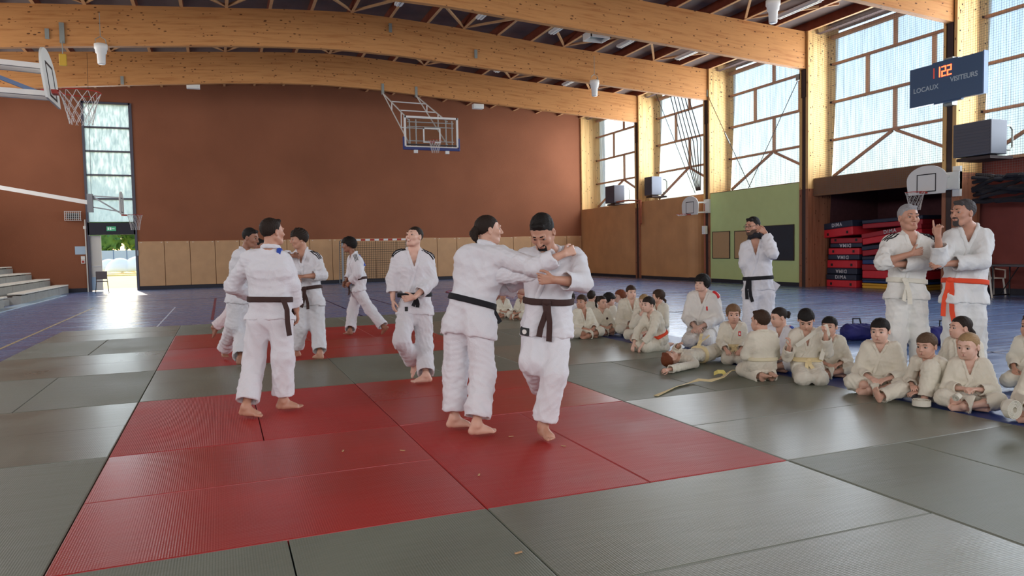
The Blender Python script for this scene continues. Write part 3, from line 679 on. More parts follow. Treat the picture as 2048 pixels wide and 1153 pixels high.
# --- head, in its own frame: x right, y forward, z up; metres for an adult head
def head_prims(g, c, R, s, child, ears=True):
    W = lambda x, y, z: c + (R @ V(x, y, z)) * s
    E = lambda x, y, z, a, b, d, k=.02, m='add', rot=R: g.ell(W(x, y, z), rot, (a * s, b * s, d * s), k * s, m)
    jw = .9 if child else 1.
    E(0, -.012, .034, .074, .093, .083)                       # skull
    E(0, .022, -.028 + (.006 if child else 0), .060 * jw, .066, .078 * (.88 if child else 1), .03)     # face
    g.cone(W(-.022, .057, -.083 + (.008 if child else 0)), W(.022, .057, -.083 + (.008 if child else 0)), .020 * s, .020 * s, .022 * s)   # chin
    for x in (-1, 1):
        g.cone(W(x * .052 * jw, -.005, -.045), W(x * .03, .05, -.082 + (.008 if child else 0)), .018 * s, .017 * s, .022 * s)
        if child: E(x * .034, .055, -.034, .026, .026, .028, .03)
        else: E(x * .042, .060, -.016, .022, .02, .02, .025)        # cheekbone
        E(x * .031, .099, .007 if child else .012, .019, .017 - (.003 if child else 0), .013, .014, 'sub')        # eye socket
        if ears:
            E(x * .078, -.008, -.003, .009, .018, .030, .008)
            E(x * .084, -.002, .0, .006, .009, .016, .004, 'sub')
    g.cone(W(-.036, .080 - (.006 if child else 0), .031), W(.036, .080 - (.006 if child else 0), .031), .012 * s, .012 * s, .014 * s)          # brow
    if child:
        g.cone(W(0, .088, .006), W(0, .100, -.020), .006 * s, .0095 * s, .012 * s)
        for x in (-1, 1): g.ball(W(x * .009, .093, -.023), .0068 * s, .006 * s)
    else:
        g.cone(W(0, .091, .016), W(0, .109, -.020), .0075 * s, .0115 * s, .010 * s)       # nose
        for x in (-1, 1): g.ball(W(x * .012, .097, -.024), .0085 * s, .006 * s)
    g.cone(W(-.017, .083, -.046), W(.017, .083, -.046), .008 * s, .008 * s, .008 * s)        # upper lip
    g.cone(W(-.014, .083, -.057), W(.014, .083, -.057), .008 * s, .008 * s, .008 * s)        # lower lip
    g.cone(W(-.02, .0935, -.0515), W(.02, .0935, -.0515), .0025 * s, .0025 * s, .003 * s, None, 'sub')

def rot_about(v, ax, a):
    ax = nrm(ax); v = np.asarray(v, float)
    return v * math.cos(a) + np.cross(ax, v) * math.sin(a) + ax * (ax @ v) * (1 - math.cos(a))

def hand(g, w, d, pn, s, curl=.35, side=1, point=False, spread=.06):
    d = nrm(d); pn = nrm(pn - d * (pn @ d)); sd = np.cross(d, pn) * side    # sd points to the thumb side
    for o in (-.026, -.009, .009, .026):
        g.cone(w + sd * o * .55 * s, w + d * .082 * s + sd * o * s, .014 * s, .0125 * s, .008 * s)
    L = {-.030: .064, -.010: .078, .010: .083, .030: .075}
    for j, o in enumerate((-.030, -.010, .010, .030)):
        p = w + d * .084 * s + sd * o * s; dd = nrm(d + sd * (o / .03) * spread)
        c = curl * (1 + .12 * (1.5 - j))
        if point and j == 3: c = .04
        for i, (f, r0, r1) in enumerate(((.46, .0105, .0095), (.31, .0095, .0085), (.23, .0085, .0072))):
            dd = nrm(rot_about(dd, np.cross(dd, pn), c * (1.0 if i else .8)))
            q = p + dd * L[o] * f * s * 1.05
            g.cone(p, q, r0 * s, r1 * s, .0025 * s); p = q
    p = w + d * .022 * s + sd * .022 * s
    td = nrm(d * .75 + sd * .75 + pn * (.25 + .3 * min(curl, 1)))
    for f, r0, r1 in ((.042, .015, .0115), (.034, .0115, .010), (.026, .010, .008)):
        q = p + td * f * s; g.cone(p, q, r0 * s, r1 * s, .005 * s); p = q
        td = nrm(td + d * .30 - sd * .35 * min(curl, 1) + pn * .1)

def foot(g, A, T, n, s, side):
    n = nrm(n); fd = T - A; fd = nrm(fd - n * (fd @ n)); sd = np.cross(fd, n) * side   # sd: to the little-toe side
    so = A - n * .072 * s                                            # sole under the ankle
    heel = so + n * .030 * s - fd * .038 * s; ball = so + n * .021 * s + fd * .112 * s
    g.cone(A + n * .02 * s, heel, .034 * s, .029 * s, .02 * s)
    for o in (-.022, .004, .026):
        g.cone(so + n * .028 * s + fd * .0 * s + sd * o * .5 * s, ball + sd * o * s - fd * abs(o) * .2, .026 * s, .0175 * s, .015 * s)
    g.cone(A, ball - fd * .03 * s + n * .012 * s, .034 * s, .020 * s, .03 * s)
    g.ball(A + sd * .030 * s - n * .006 * s, .014 * s, .012 * s); g.ball(A - sd * .030 * s, .014 * s, .012 * s)
    for o, L, r in ((-.034, .050, .0135), (-.013, .047, .0100), (.004, .041, .0095), (.020, .034, .0090), (.035, .026, .0088)):
        b = ball + sd * o * s - n * .004 * s - fd * (.004 + max(o, 0) * .35) * s
        g.cone(b, b + fd * L * s - n * (.010 - r * .35) * s, r * s, r * .88 * s, .004 * s)

SKINS = {}
def hair_mat(c):
    k = tuple(c)
    if ('h', k) not in SKINS: SKINS['h', k] = make_hair_mat(c)
    return SKINS['h', k]
def skin_mat(c):
    k = tuple(c)
    if ('s', k) not in SKINS: SKINS['s', k] = make_skin_mat(c)
    return SKINS['s', k]
def cloth_mat(c):
    k = tuple(c)
    if ('c', k) not in SKINS: SKINS['c', k] = make_gi_mat(c)
    return SKINS['c', k]
def belt_mat(c):
    k = tuple(c)
    if ('b', k) not in SKINS: SKINS['b', k] = make_belt_mat(c)
    return SKINS['b', k]

def ribbon(name, pts, w, th, wid, mat, parent, base, taper=None):
    """A flat band with thickness: pts path, wid the direction across it (one, or one per point)."""
    pts = [np.asarray(p, float) for p in pts]; n = len(pts); vs = []; fs = []
    for i, p in enumerate(pts):
        t = nrm(pts[min(i + 1, n - 1)] - pts[max(i - 1, 0)])
        wd = wid[i] if isinstance(wid, list) else wid
        wd = nrm(wd - t * (wd @ t)); nn = np.cross(t, wd)
        for a, b in ((-1, -1), (1, -1), (1, 1), (-1, 1)): vs.append(p + wd * a * w / 2 + nn * b * th / 2 - base)
        if i:
            k = 4 * i
            for j in range(4): fs.append((k - 4 + j, k - 4 + (j + 1) % 4, k + (j + 1) % 4, k + j))
    fs.append((0, 3, 2, 1)); k = 4 * (n - 1); fs.append((k, k + 1, k + 2, k + 3))
    me = bpy.data.meshes.new(name); me.from_pydata([tuple(v) for v in vs], [], fs); me.update(); me.materials.append(mat)
    o = bpy.data.objects.new(name, me); COL.objects.link(o)
    if parent is not None: o.parent = parent
    return o

def person(J, label, base, S=1., hs=1., child=False, skin=(.60, .36, .25), hair=('short', (.02, .014, .01)), gi=(.80, .80, .78), belt=None,
           vdeep=.20, vx=.006, cvx=.011, stripes=None, group=None, extras=None, seed=1, waist=0., hem=.40, sleeve=1., cuff=.09, loose=1., tails=True,
           knot_side=0., face=True, brow=None, belt_c=None, seated=False, sleeveR=None, beard=None, lying=False, fwdT=None, beard_c=None):
    """J: world joints (neck, head, face, shL, shR, elL, elR, haL, haR, pel, knL, knR, anL, anR, toL, toR ...)."""
    J = {k: (np.asarray(v, float) if not isinstance(v, (float, int, str, dict)) else v) for k, v in J.items()}
    base = np.asarray(base, float)
    root = bpy.data.objects.new('person', None); COL.objects.link(root); root.location = base
    root.empty_display_size = .2
    root['label'] = label; root['category'] = 'person'
    if group: root['group'] = group
    neck, head, pel = J['neck'], J['head'], J['pel']
    shL, shR = J['shL'], J['shR']; msh = (shL + shR) / 2
    up = nrm(neck - pel); rt = shR - shL; rt = nrm(rt - up * (rt @ up)); fw = np.cross(up, rt)
    hv = J.get('hiprt', rt); hv = nrm(hv - up * (hv @ up) * .5)
    hw = .085 * S
    hipR = J['hipR'] if 'hipR' in J else pel + hv * hw; hipL = J['hipL'] if 'hipL' in J else pel - hv * hw
    fdir = nrm(J['face']); hu = J.get('hup', None); hu = nrm(hu) if hu is not None else nrm(head - neck + V(0, 0, .05))
    if abs(fdir @ hu) > .8 and 'hup' not in J: hu = V(0, 0, 1)
    hu = nrm(hu - fdir * (hu @ fdir)); hr = np.cross(fdir, hu); RH = np.stack([hr, fdir, hu], 1)
    # ---------- body (skin)
    pts = np.array([v for k, v in J.items() if isinstance(v, np.ndarray) and k not in ('face', 'hup', 'hiprt', 'hdL', 'hdR', 'pnL', 'pnR', 'upF')])
    lo, hi = pts.min(0) - .20 * S, pts.max(0) + .20 * S
    g = Grid(lo, hi, vx)
    T = .62                                                         # limbs under the cloth are slim
    chest = neck - up * .13 * S
    # trunk
    g.cone(pel + up * .02 * S, chest - up * .1 * S, .085 * S, .085 * S, .05)
    g.cone(chest - up * .12 * S - rt * .05 * S, chest + up * .035 * S - rt * .070 * S, .074 * S, .056 * S, .05)
    g.cone(chest - up * .12 * S + rt * .05 * S, chest + up * .035 * S + rt * .070 * S, .074 * S, .056 * S, .05)
    g.cone(shL, shR, .036 * S, .036 * S, .05)
    nb = neck + up * .0; chin_back = head + RH @ V(0, -.028, -.055) * hs
    g.cone(nb - up * .05 * S, chin_back, .054 * S, .048 * hs, .03)
    for x in (-1, 1): g.cone(nb + rt * x * .03 * S, msh + rt * x * .10 * S, .035 * S, .028 * S, .04)
    head_prims(g, head, RH, hs, child)
    for sh, el, ha, hd, pn, cu, sd, pt in ((shL, J['elL'], J['haL'], 'hdL', 'pnL', 'cuL', -1, False), (shR, J['elR'], J['haR'], 'hdR', 'pnR', 'cuR', 1, J.get('pointR', 0) == 1)):
        g.cone(sh, el, .040 * S, .036 * S, .02); 
        fa = ha - el; m1 = el + fa * .3
        g.cone(el, m1, .036 * S, .040 * S, .02); g.cone(m1, ha, .040 * S, .026 * S, .02)
        d = J[hd] if hd in J else fa
        p = J[pn] if pn in J else (-fw * .2 + (rt * (-sd)) + V(0, 0, -.4))
        if abs(nrm(p) @ nrm(d)) > .93: p = p + rt * .7 + V(0, 0, .5)
        hand(g, ha, d, p, S * (.98 if child else .96), J.get(cu, .4), sd, pt)
    for hp, kn, an, to, sd, nk in ((hipL, J['knL'], J['anL'], J['toL'], -1, 'fnL'), (hipR, J['knR'], J['anR'], J['toR'], 1, 'fnR')):
        g.cone(hp, kn, .065 * S, .05 * S, .03); g.cone(kn, kn + (an - kn) * .35, .05 * S, .048 * S, .02); g.cone(kn + (an - kn) * .35, an, .048 * S, .031 * S, .02)
        n = J[nk] if nk in J else V(0, 0, 1)
        foot(g, an, to, n, S * (1. if not child else 1.02), sd)
    p, q = g.mesh()
    bodyp, bodyq = p, q
    # ---------- face details
    W = lambda x, y, z: head + RH @ V(x, y, z) * hs
    hstyle, hcol = hair
    if face:
        for x in (-1, 1):
            ez = .007 if child else .012; ek = 1.12 if child else 1.
            e = blob('eye', W(x * .031, .0715 if child else .0705, ez) - base, RH, (.0155 * ek * hs, .0125 * hs, .0080 * ek * hs), MAT['eye_white'], root)
            blob('iris', W(x * .031, .0805 + (.001 if child else 0), ez - .0005) - base, RH, (.0068 * ek * hs, .0040 * hs, .0068 * ek * hs), MAT['iris'], e)
            b0, b1, b2 = (W(x * .015, .0885, .0320), W(x * .032, .0870, .0350), W(x * .048, .0775, .0310)) if child else (W(x * .014, .0895, .0375), W(x * .031, .0880, .0395), W(x * .045, .0780, .0350))
            ribbon('eyebrow', [b0, b1, b2], (.005 if child else .0075) * hs, .005 * hs, RH @ V(0, 0, 1), hair_mat(brow or hcol), root, base)
        if J.get('smile', 0):
            sm = J['smile']
            ribbon('teeth', [W(x, .0895 - abs(x) * .35, -.050 + x * x * 10) for x in (-.026, -.014, 0, .014, .026)], .0115 * hs, .007 * hs, RH @ V(0, .2, 1), MAT['teeth'], root, base)
        lw = (.74 if child else 1.) * (1.3 if J.get('smile', 0) else 1.)
        lips = [W(x * lw, .0895 - abs(x) * .38, -.0455 - (.010 if J.get('smile', 0) else .0) * 0 + (abs(x) * .25 if J.get('smile', 0) else 0)) for x in (-.023, -.012, 0, .012, .023)]
        ribbon('lip', lips, .006 * hs, .0075 * hs, RH @ V(0, .3, 1), MAT['lip'], root, base)
        lips = [W(x * lw, .0895 - abs(x) * .38, -.0570 - (.004 if J.get('smile', 0) else 0) + (abs(x) * .35 if J.get('smile', 0) else abs(x) * .1)) for x in (-.020, -.010, 0, .010, .020)]
        ribbon('lip', lips, .008 * hs, .0075 * hs, RH @ V(0, -.3, 1), MAT['lip'], root, base)
    make_hair(root, base, head, RH, hs, hstyle, hcol, child, seed)
    if beard: make_beard(root, base, head, RH, hs, child, beard, beard_c or hcol)
    # ---------- trousers
    giM = cloth_mat(gi); L = loose
    allp = np.array([pel, hipL, hipR, J['knL'], J['knR'], J['anL'], J['anR']])
    g = Grid(allp.min(0) - .2 * S, allp.max(0) + .2 * S, cvx)
    g.cone(hipL + up * .03 + rt * .012 * S, hipR + up * .03 - rt * .012 * S, .094 * S * L, .094 * S * L, .05)
    for hp, kn, an in ((hipL, J['knL'], J['anL']), (hipR, J['knR'], J['anR'])):
        shn = nrm(an - kn); e = an - shn * max(cuff - .055, .0) * S
        g.cone(hp, kn, .100 * S * L, .088 * S * L, .05)
        g.cone(kn, e + shn * .03 * S, .088 * S * L, .093 * S * L, .05)
    for hp, kn, an in ((hipL, J['knL'], J['anL']), (hipR, J['knR'], J['anR'])):
        shn = nrm(an - kn); e = an - shn * max(cuff - .055, .0) * S
        g.cut(e, shn, None, .17 * S)
        g.cone(e - shn * .06 * S, e + shn * .03 * S, .066 * S * L, .073 * S * L, 0, None, 'sub')
    p, q = g.mesh(); gt = g
    quad_mesh('trousers', p, q, giM, root, base, drape(seed * 7 + 1, S), 2)
    # ---------- jacket
    wst = pel + up * (.10 * S + waist)
    allp = np.array([pel, neck + up * .03, shL, shR, J['elL'], J['elR'], J['haL'], J['haR'], hipL + (J['knL'] - hipL) * .6, hipR + (J['knR'] - hipR) * .6])
    g = Grid(allp.min(0) - .22 * S, allp.max(0) + .22 * S, cvx)
    ch = neck - up * .14 * S
    for x in (-1, 1):
        g.cone(wst + rt * x * .065 * S, ch + rt * x * .085 * S - up * .06 * S, 0.100 * S * L, .106 * S * L, .06)
        g.cone(ch + rt * x * .085 * S - up * .06 * S, (shR if x > 0 else shL) - up * .055 * S - rt * x * .065 * S, .104 * S * L, .074 * S, .06)
        hp, kn = (hipR, J['knR']) if x > 0 else (hipL, J['knL'])
        td = nrm(kn - hp); e = hp + td * max(hem - .34, .0) * S
        g.cone(wst + rt * x * .06 * S - up * .03 * S, hp - rt * x * .006 * S, .096 * S * L, .106 * S * L, .06)
        g.cone(hp - rt * x * .006 * S, e + td * .01, .106 * S * L, .117 * S * L, .06)
    g.cone(msh + up * .015 * S - rt * .07 * S, msh - up * .0 * S - rt * .15 * S, .050 * S, .050 * S, .04); g.cone(msh + up * .015 * S + rt * .07 * S, msh + rt * .15 * S, .050 * S, .050 * S, .04)
    for x in (-1, 1): g.cone(neck - up * .040 * S + rt * x * .035 * S, (shR if x > 0 else shL) - rt * x * .02 * S, .060 * S, .058 * S, .05)
    g.cone(msh + up * .005 * S - rt * .10 * S - fw * .012 * S, msh + up * .005 * S + rt * .10 * S - fw * .012 * S, .060 * S, .060 * S, .04)
    for x in (-1, 1):
        hp, kn = (hipR, J['knR']) if x > 0 else (hipL, J['knL'])
        td = nrm(kn - hp); 
        if not seated: td = nrm(td * .35 - up)
        g.cut(hp + td * (hem - .32) * S, td, None, .26 * S)
    jt = g.d.copy()
    for sh, el, ha, sl in ((shL, J['elL'], J['haL'], sleeve), (shR, J['elR'], J['haR'], sleeveR or sleeve)):
        fa = ha - el; fl = np.linalg.norm(fa); fa = fa / max(fl, 1e-6)
        e = el + fa * (fl * sl - .045 * S)
        g.cone(sh - up * .02 * S, el, .074 * S * L, .068 * S * L, .036 * S)
        g.cone(el, e + fa * .04 * S, .066 * S * L, .070 * S * L, .03 * S)
        g.cut(e, fa, None, .13 * S)
        g.cone(e - fa * .07 * S, e + fa * .04 * S, .047 * S * L, .053 * S * L, 0, None, 'sub')
    # neck opening and the V of the collar
    q_ = g.sl(neck - .4 * S, neck + .3 * S)
    sl_, X, Y, Z = q_
    px, py, pz = X - neck[0], Y - neck[1], Z - neck[2]
    lx = px * rt[0] + py * rt[1] + pz * rt[2]; ly = px * fw[0] + py * fw[1] + pz * fw[2]; lz = px * up[0] + py * up[1] + pz * up[2]
    zc = -vdeep * S
    wedge = np.maximum(-(ly - .01 * S), (np.abs(lx) - (lz - zc) * (.066 / max(vdeep - .03, .05))) * .9)
    wedge = np.maximum(wedge, np.abs(lx) - .070 * S)
    hole = np.sqrt((lx / 1.08) ** 2 + (ly - .006 * S) ** 2 + 0 * lz) - .060 * S; hole = np.maximum(hole, -(lz - .012 * S + np.clip(ly + .03 * S, 0, .08 * S) * .8))
    cutf = np.minimum(wedge, hole); jt0 = jt.copy()
    for arr in (g.d, jt): arr[sl_] = np.maximum(arr[sl_], -cutf)
    p, q = g.mesh()
    quad_mesh('jacket', p, q, giM, root, base, drape(seed * 13 + 5, S), 2)
    body_mesh(bodyp, bodyq, skin_mat(skin), root, base, vx, (gt, g))
    # collar band
    full = g.d; g.d = jt0
    def surf(x, z):
        P = neck + rt * x * S + up * z * S
        return g.hit(P, fw, .3 * S)
    gl = Grid(neck - .5 * S, neck + .3 * S, min(cvx, .008))
    wz = (wst - neck) @ up / S + .02
    for x in (-1, 1):
        pth = [neck + (fw * -.066 + up * .020) * S, neck + (rt * x * .044 + fw * -.050 + up * .020) * S, neck + (rt * x * .068 + up * .014 + fw * .0) * S]
        for t in (.0, .2, .4, .6, .8, 1.):
            xx = .070 * (1 - t); zz = -.03 + (-vdeep + .03) * t
            pth.append(surf(xx * x, zz))
        if x < 0:
            for t in (.3, .6, 1.): pth.append(surf(.075 * t, -vdeep + (wz + vdeep) * t))
        for a, b in zip(pth[:-1], pth[1:]):
            gl.cone(a, b, .0200 * S, .0200 * S, .006, (fw, .60))
    g.d = full
    p, q = gl.mesh()
    if len(q): p = (p + fw[None, :] * drape(seed * 13 + 5, S)(p, None)[:, None]).astype(np.float32)
    if len(q): quad_mesh('collar', p, q, giM, root, base, None, 1)
    # belt hugging the waist
    if belt is not None:
        bm = belt_mat(belt)
        gb = Grid(wst - .26 * S, wst + .26 * S, .0075)
        a = gb.sl(wst - .25 * S, wst + .25 * S); sl2, X, Y, Z = a
        ix = [np.clip((ax_ - g.lo[i]) / g.vx, 0, g.n[i] - 1.001) for i, ax_ in enumerate((X, Y, Z))]
        i0 = [np.floor(v).astype(int) for v in ix]; fr = [v - w for v, w in zip(ix, i0)]
        val = 0
        for dx in (0, 1):
            for dy in (0, 1):
                for dz in (0, 1):
                    wgt = (fr[0] if dx else 1 - fr[0]) * (fr[1] if dy else 1 - fr[1]) * (fr[2] if dz else 1 - fr[2])
                    val = val + wgt * jt[i0[0] + dx, i0[1] + dy, i0[2] + dz]
        h = (X - wst[0]) * up[0] + (Y - wst[1]) * up[1] + (Z - wst[2]) * up[2]
        bandw = (.024 if not child else .022) * max(S, .8)
        gb.d[sl2] = np.maximum(np.maximum(val - .0135, np.abs(h) - bandw), -(val + .012))
        p, q = gb.mesh()
        quad_mesh('belt', p, q, bm, root, base, None, 1)
        g.d = jt
        kp = g.hit(wst + rt * knot_side * S, fw, .3 * S) + fw * .022
        g.d = full
        if tails:
            blob('belt_knot', kp - base, np.stack([rt, fw, up], 1), (.036 * max(S, .75), .020, .026 * max(S, .75)), bm, root)
            tl = J.get('tail', .28) * S
            for k, x in enumerate((-1, 1)):
                td = nrm(-up * 1. + rt * x * .22 + V(0, 0, -.6)) if not seated else nrm(-up * .7 + fw * .6 + rt * x * .35)
                pp = [kp + rt * x * .01]
                for i in range(1, 5):
                    tt = i / 4 * tl * (1 - .12 * k)
                    qq = kp + td * tt + fw * (.014 * math.sin(i * 1.3 + k) + .01) + rt * .012 * math.sin(i * 1.1 + seed + k)
                    if not seated: qq = qq + fw * .012 * i
                    pp.append(qq)
                ribbon('belt_tail', pp, .042 * max(S, .8), .006, nrm(rt + fw * .3 * x), bm, root, base)
    ctx = dict(nz=drape(seed * 13 + 5, S), root=root, base=base, jt=jt, g=g, neck=neck, rt=rt, up=up, fw=fw, S=S, shL=shL, shR=shR, wst=wst, RH=RH, head=head, hs=hs, J=J, full=full)
    if stripes:
        for sd, cl in stripes: shoulder_stripes(ctx, sd, cl)
    if extras:
        for e in extras: e(ctx)
    return root

def decal(ctx, name, c, ax, ay, w, h, n, mat, lift=.003, src='full', parent=None, vxl=.0045, shape=None, th=None):
    """A patch that follows the cloth: cloth surface lifted a little, kept inside a w x h window around c."""
    g = ctx['g']; arr = ctx[src]
    r = max(w, h) * .75 + .03
    gb = Grid(c - r, c + r, vxl); a = gb.sl(c - r, c + r); sl2, X, Y, Z = a
    ix = [np.clip((v - g.lo[i]) / g.vx, 0, g.n[i] - 1.001) for i, v in enumerate((X, Y, Z))]
    i0 = [np.floor(v).astype(int) for v in ix]; fr = [v - w_ for v, w_ in zip(ix, i0)]; val = 0
    for dx in (0, 1):
        for dy in (0, 1):
            for dz in (0, 1):
                wgt = (fr[0] if dx else 1 - fr[0]) * (fr[1] if dy else 1 - fr[1]) * (fr[2] if dz else 1 - fr[2])
                val = val + wgt * arr[i0[0] + dx, i0[1] + dy, i0[2] + dz]
    u = (X - c[0]) * ax[0] + (Y - c[1]) * ax[1] + (Z - c[2]) * ax[2]; v = (X - c[0]) * ay[0] + (Y - c[1]) * ay[1] + (Z - c[2]) * ay[2]
    nn = (X - c[0]) * n[0] + (Y - c[1]) * n[1] + (Z - c[2]) * n[2]
    if shape == 'round': win = np.sqrt((u / (w / 2)) ** 2 + (v / (h / 2)) ** 2) * min(w, h) / 2 - min(w, h) / 2
    else: win = np.maximum(np.abs(u) - w / 2, np.abs(v) - h / 2)
    gb.d[sl2] = np.maximum(np.maximum(np.maximum(val - .004 - lift, win), -(val + .010)), -(nn + (th or .09)))
    p, q = gb.mesh()
    if len(q) == 0: return None
    if src == 'jt' or src == 'full': p = (p + n[None, :] * ctx['nz'](p, None)[:, None]).astype(np.float32)
    return quad_mesh(name, p, q, mat, parent or ctx['root'], ctx['base'], None, 0)

def shoulder_stripes(ctx, sd, col):
    S = ctx['S']; rt, up, fw = ctx['rt'], ctx['up'], ctx['fw']
    sh = ctx['shR'] if sd > 0 else ctx['shL']; el = ctx['J']['elR'] if sd > 0 else ctx['J']['elL']
    c = sh + up * .045 * S + rt * sd * .005 * S + fw * .035 * S
    out = nrm(rt * sd * .5 + up * .85 + fw * .45)
    along = nrm(nrm(sh - ctx['neck']) * 1. + nrm(el - sh) * .5)
    along = nrm(along - out * (along @ out))
    acr = np.cross(out, along)
    for k in (-1, 0, 1):
        decal(ctx, 'shoulder_stripe', c + acr * k * .024 * S, along, acr, .17 * S, .009 * S, out, belt_mat(col), .002, vxl=.0035, th=.06)

def sleeve_fold(pts, D, r0, r1):
    def f(c):
        P = [at(u, v, D + dz) for u, v, dz in pts]; g = Grid(np.min(P, 0) - .12, np.max(P, 0) + .12, .009); n = len(P) - 1
        for i in range(n): g.cone(P[i], P[i + 1], r0 + (r1 - r0) * i / n, r0 + (r1 - r0) * (i + 1) / n, .02, (CF, .6))
        p, q = g.mesh(); quad_mesh('sleeve_fold', p, q, cloth_mat(WHITE), c['root'], c['base'], folds(4, .006, .07), 2)
    return f
def body_mesh(p, q, mat, parent, base, vx, cover):
    """The skin: one surface, with large facets only where cloth covers it."""
    p = smooth_verts(p, q, 1); hid = np.zeros(len(p), bool)
    for g in cover:
        i = np.round((p - g.lo) / g.vx).astype(int); ok = ((i >= 0) & (i < g.n)).all(1); i = np.clip(i, 0, g.n - 1)
        hid |= ok & (g.d[i[:, 0], i[:, 1], i[:, 2]] < -.014)
    key = np.floor(p / (4 * vx)).astype(np.int64); key = key[:, 0] * 4000003 + key[:, 1] * 2003 + key[:, 2]
    key = np.where(hid, key, 10 ** 15 + np.arange(len(p)))
    u, inv = np.unique(key, return_inverse=True); inv = inv.ravel(); cnt = np.bincount(inv)
    P = np.stack([np.bincount(inv, p[:, c]) / cnt for c in range(3)], 1)
    Q = inv[q]; same = Q == np.roll(Q, -1, 1); ns = same.sum(1)
    full = Q[(ns == 0) & (Q[:, 0] != Q[:, 2]) & (Q[:, 1] != Q[:, 3])]
    t = Q[ns == 1]; m = same[ns == 1]; k = np.argmax(m, 1); idx = (k[:, None] + np.array([1, 2, 3])) % 4
    tri = np.take_along_axis(t, idx, 1); tri = tri[(tri[:, 0] != tri[:, 2]) & (tri[:, 0] != tri[:, 1]) & (tri[:, 1] != tri[:, 2])]
    if len(tri): _, j = np.unique(np.sort(tri, 1), axis=0, return_index=True); tri = tri[j]
    _, j = np.unique(np.sort(full, 1), axis=0, return_index=True); full = full[j]
    a = P[full[:, 0]]; nn = np.cross(P[full[:, 2]] - a, P[full[:, 3]] - P[full[:, 1]])
    if ((a - P.mean(0)) * nn).sum() < 0: full = full[:, ::-1]; tri = tri[:, ::-1]
    P = (P - base).astype(np.float32); nq, nt_ = len(full), len(tri)
    me = bpy.data.meshes.new('body'); me.vertices.add(len(P)); me.vertices.foreach_set('co', np.ascontiguousarray(P).ravel())
    me.loops.add(nq * 4 + nt_ * 3); me.loops.foreach_set('vertex_index', np.concatenate([full.ravel(), tri.ravel()]).astype(np.int32))
    me.polygons.add(nq + nt_); me.polygons.foreach_set('loop_start', np.concatenate([np.arange(nq) * 4, nq * 4 + np.arange(nt_) * 3]).astype(np.int32))
    me.polygons.foreach_set('use_smooth', np.ones(nq + nt_, bool)); me.update(calc_edges=True); me.validate(); me.materials.append(mat)
    o = bpy.data.objects.new('body', me); COL.objects.link(o); o.parent = parent; return o

def px_tail(pts, col, D, w=.042):
    def f(c):
        base = c['base']; P = [at(u, v, D + dz) for u, v, dz in pts]
        ribbon('belt_tail', P, w, .006, RHZ * .8 + FH * .6, belt_mat(col), c['root'], base)
    return f

def make_hair(root, base, head, RH, hs, style, col, child, seed):
    if style == 'none': return
    W = lambda x, y, z: head + RH @ V(x, y, z) * hs
    vxh = .0068 if child else .006
    g = Grid(head - .30 * hs, head + .24 * hs, vxh)
    th = {'buzz': .004, 'short': .013, 'crop': .010, 'mop': .026, 'curly': .022, 'afro': .045, 'tied': .009, 'long': .014}.get(style, .012)
    hc = {'short': ((0, -.021, .041), (.079, .094, .090)), 'crop': ((0, -.020, .038), (.077, .092, .088)), 'buzz': ((0, -.014, .036), (.0765, .0945, .0855)), 'tied': ((0, -.015, .037), (.079, .096, .087)), 'fringe': ((0, -.009, .038), (.083, .098, .090))}.get(style, ((0, -.016, .038), (.076 + th, .092 + th, .083 + th)))
    g.ell(W(*hc[0]), RH, tuple(v * hs for v in hc[1]), 0)
    q = g.sl(head - .30 * hs, head + .24 * hs); sl, X, Y, Z = q
    px, py, pz = X - head[0], Y - head[1], Z - head[2]
    l = [(px * RH[0, i] + py * RH[1, i] + pz * RH[2, i]) / hs for i in range(3)]
    x, y, z = l
    fr = {'mop': .030, 'short': .056, 'buzz': .064, 'curly': .050, 'afro': .055, 'tied': .062, 'long': .052, 'crop': .052, 'fringe': .047}.get(style, .055)
    nape = {'buzz': -.055, 'short': -.060, 'mop': -.085, 'long': -.085, 'tied': -.050, 'afro': -.05, 'curly': -.055, 'crop': -.06, 'fringe': -.07}.get(style, -.06)
    line = np.where(y > .045, fr + 0 * y, np.where(y > .012, .005 + (fr - .005) * np.clip((y - .012) / .033, 0, 1) ** .8, np.where(y > -.03, -.008 + 0 * y, -.008 + (nape + .008) * np.clip((-.03 - y) / .045, 0, 1))))
    if style in ('mop', 'long'): line = np.where((y <= .045) & (y > -.03), line - .035, line)
    keep = (line - z) * hs * .8
    g.d[sl] = np.maximum(g.d[sl], keep)
    if style == 'mop':
        g.cone(W(-.045, .088, .045), W(.04, .092, .042), .018 * hs, .018 * hs, .01)
    if style == 'short': g.cone(W(-.035, .055, .100), W(.03, .057, .102), .012 * hs, .013 * hs, .03)
    if style == 'curly':
        r = random.Random(seed)
        for i in range(60):
            a = r.uniform(0, 6.28); b = r.uniform(.15, 1.2)
            g.ball(W(.075 * math.cos(a) * math.sin(b), -.01 + .09 * math.sin(a) * math.sin(b), .05 + .085 * math.cos(b)), .019 * hs, .005)
    if style in ('tied', 'bun', 'pony', 'low_pony', 'braid'): pass
    p, qd = g.mesh()
    amp = {'buzz': .0008, 'curly': .006, 'afro': .008, 'mop': .004}.get(style, .0028)
    nz = folds(seed + 3, amp * hs, {'curly': .03, 'afro': .022}.get(style, .035) * hs)
    return quad_mesh('hair', p, qd, hair_mat(col), root, base, nz, 1)

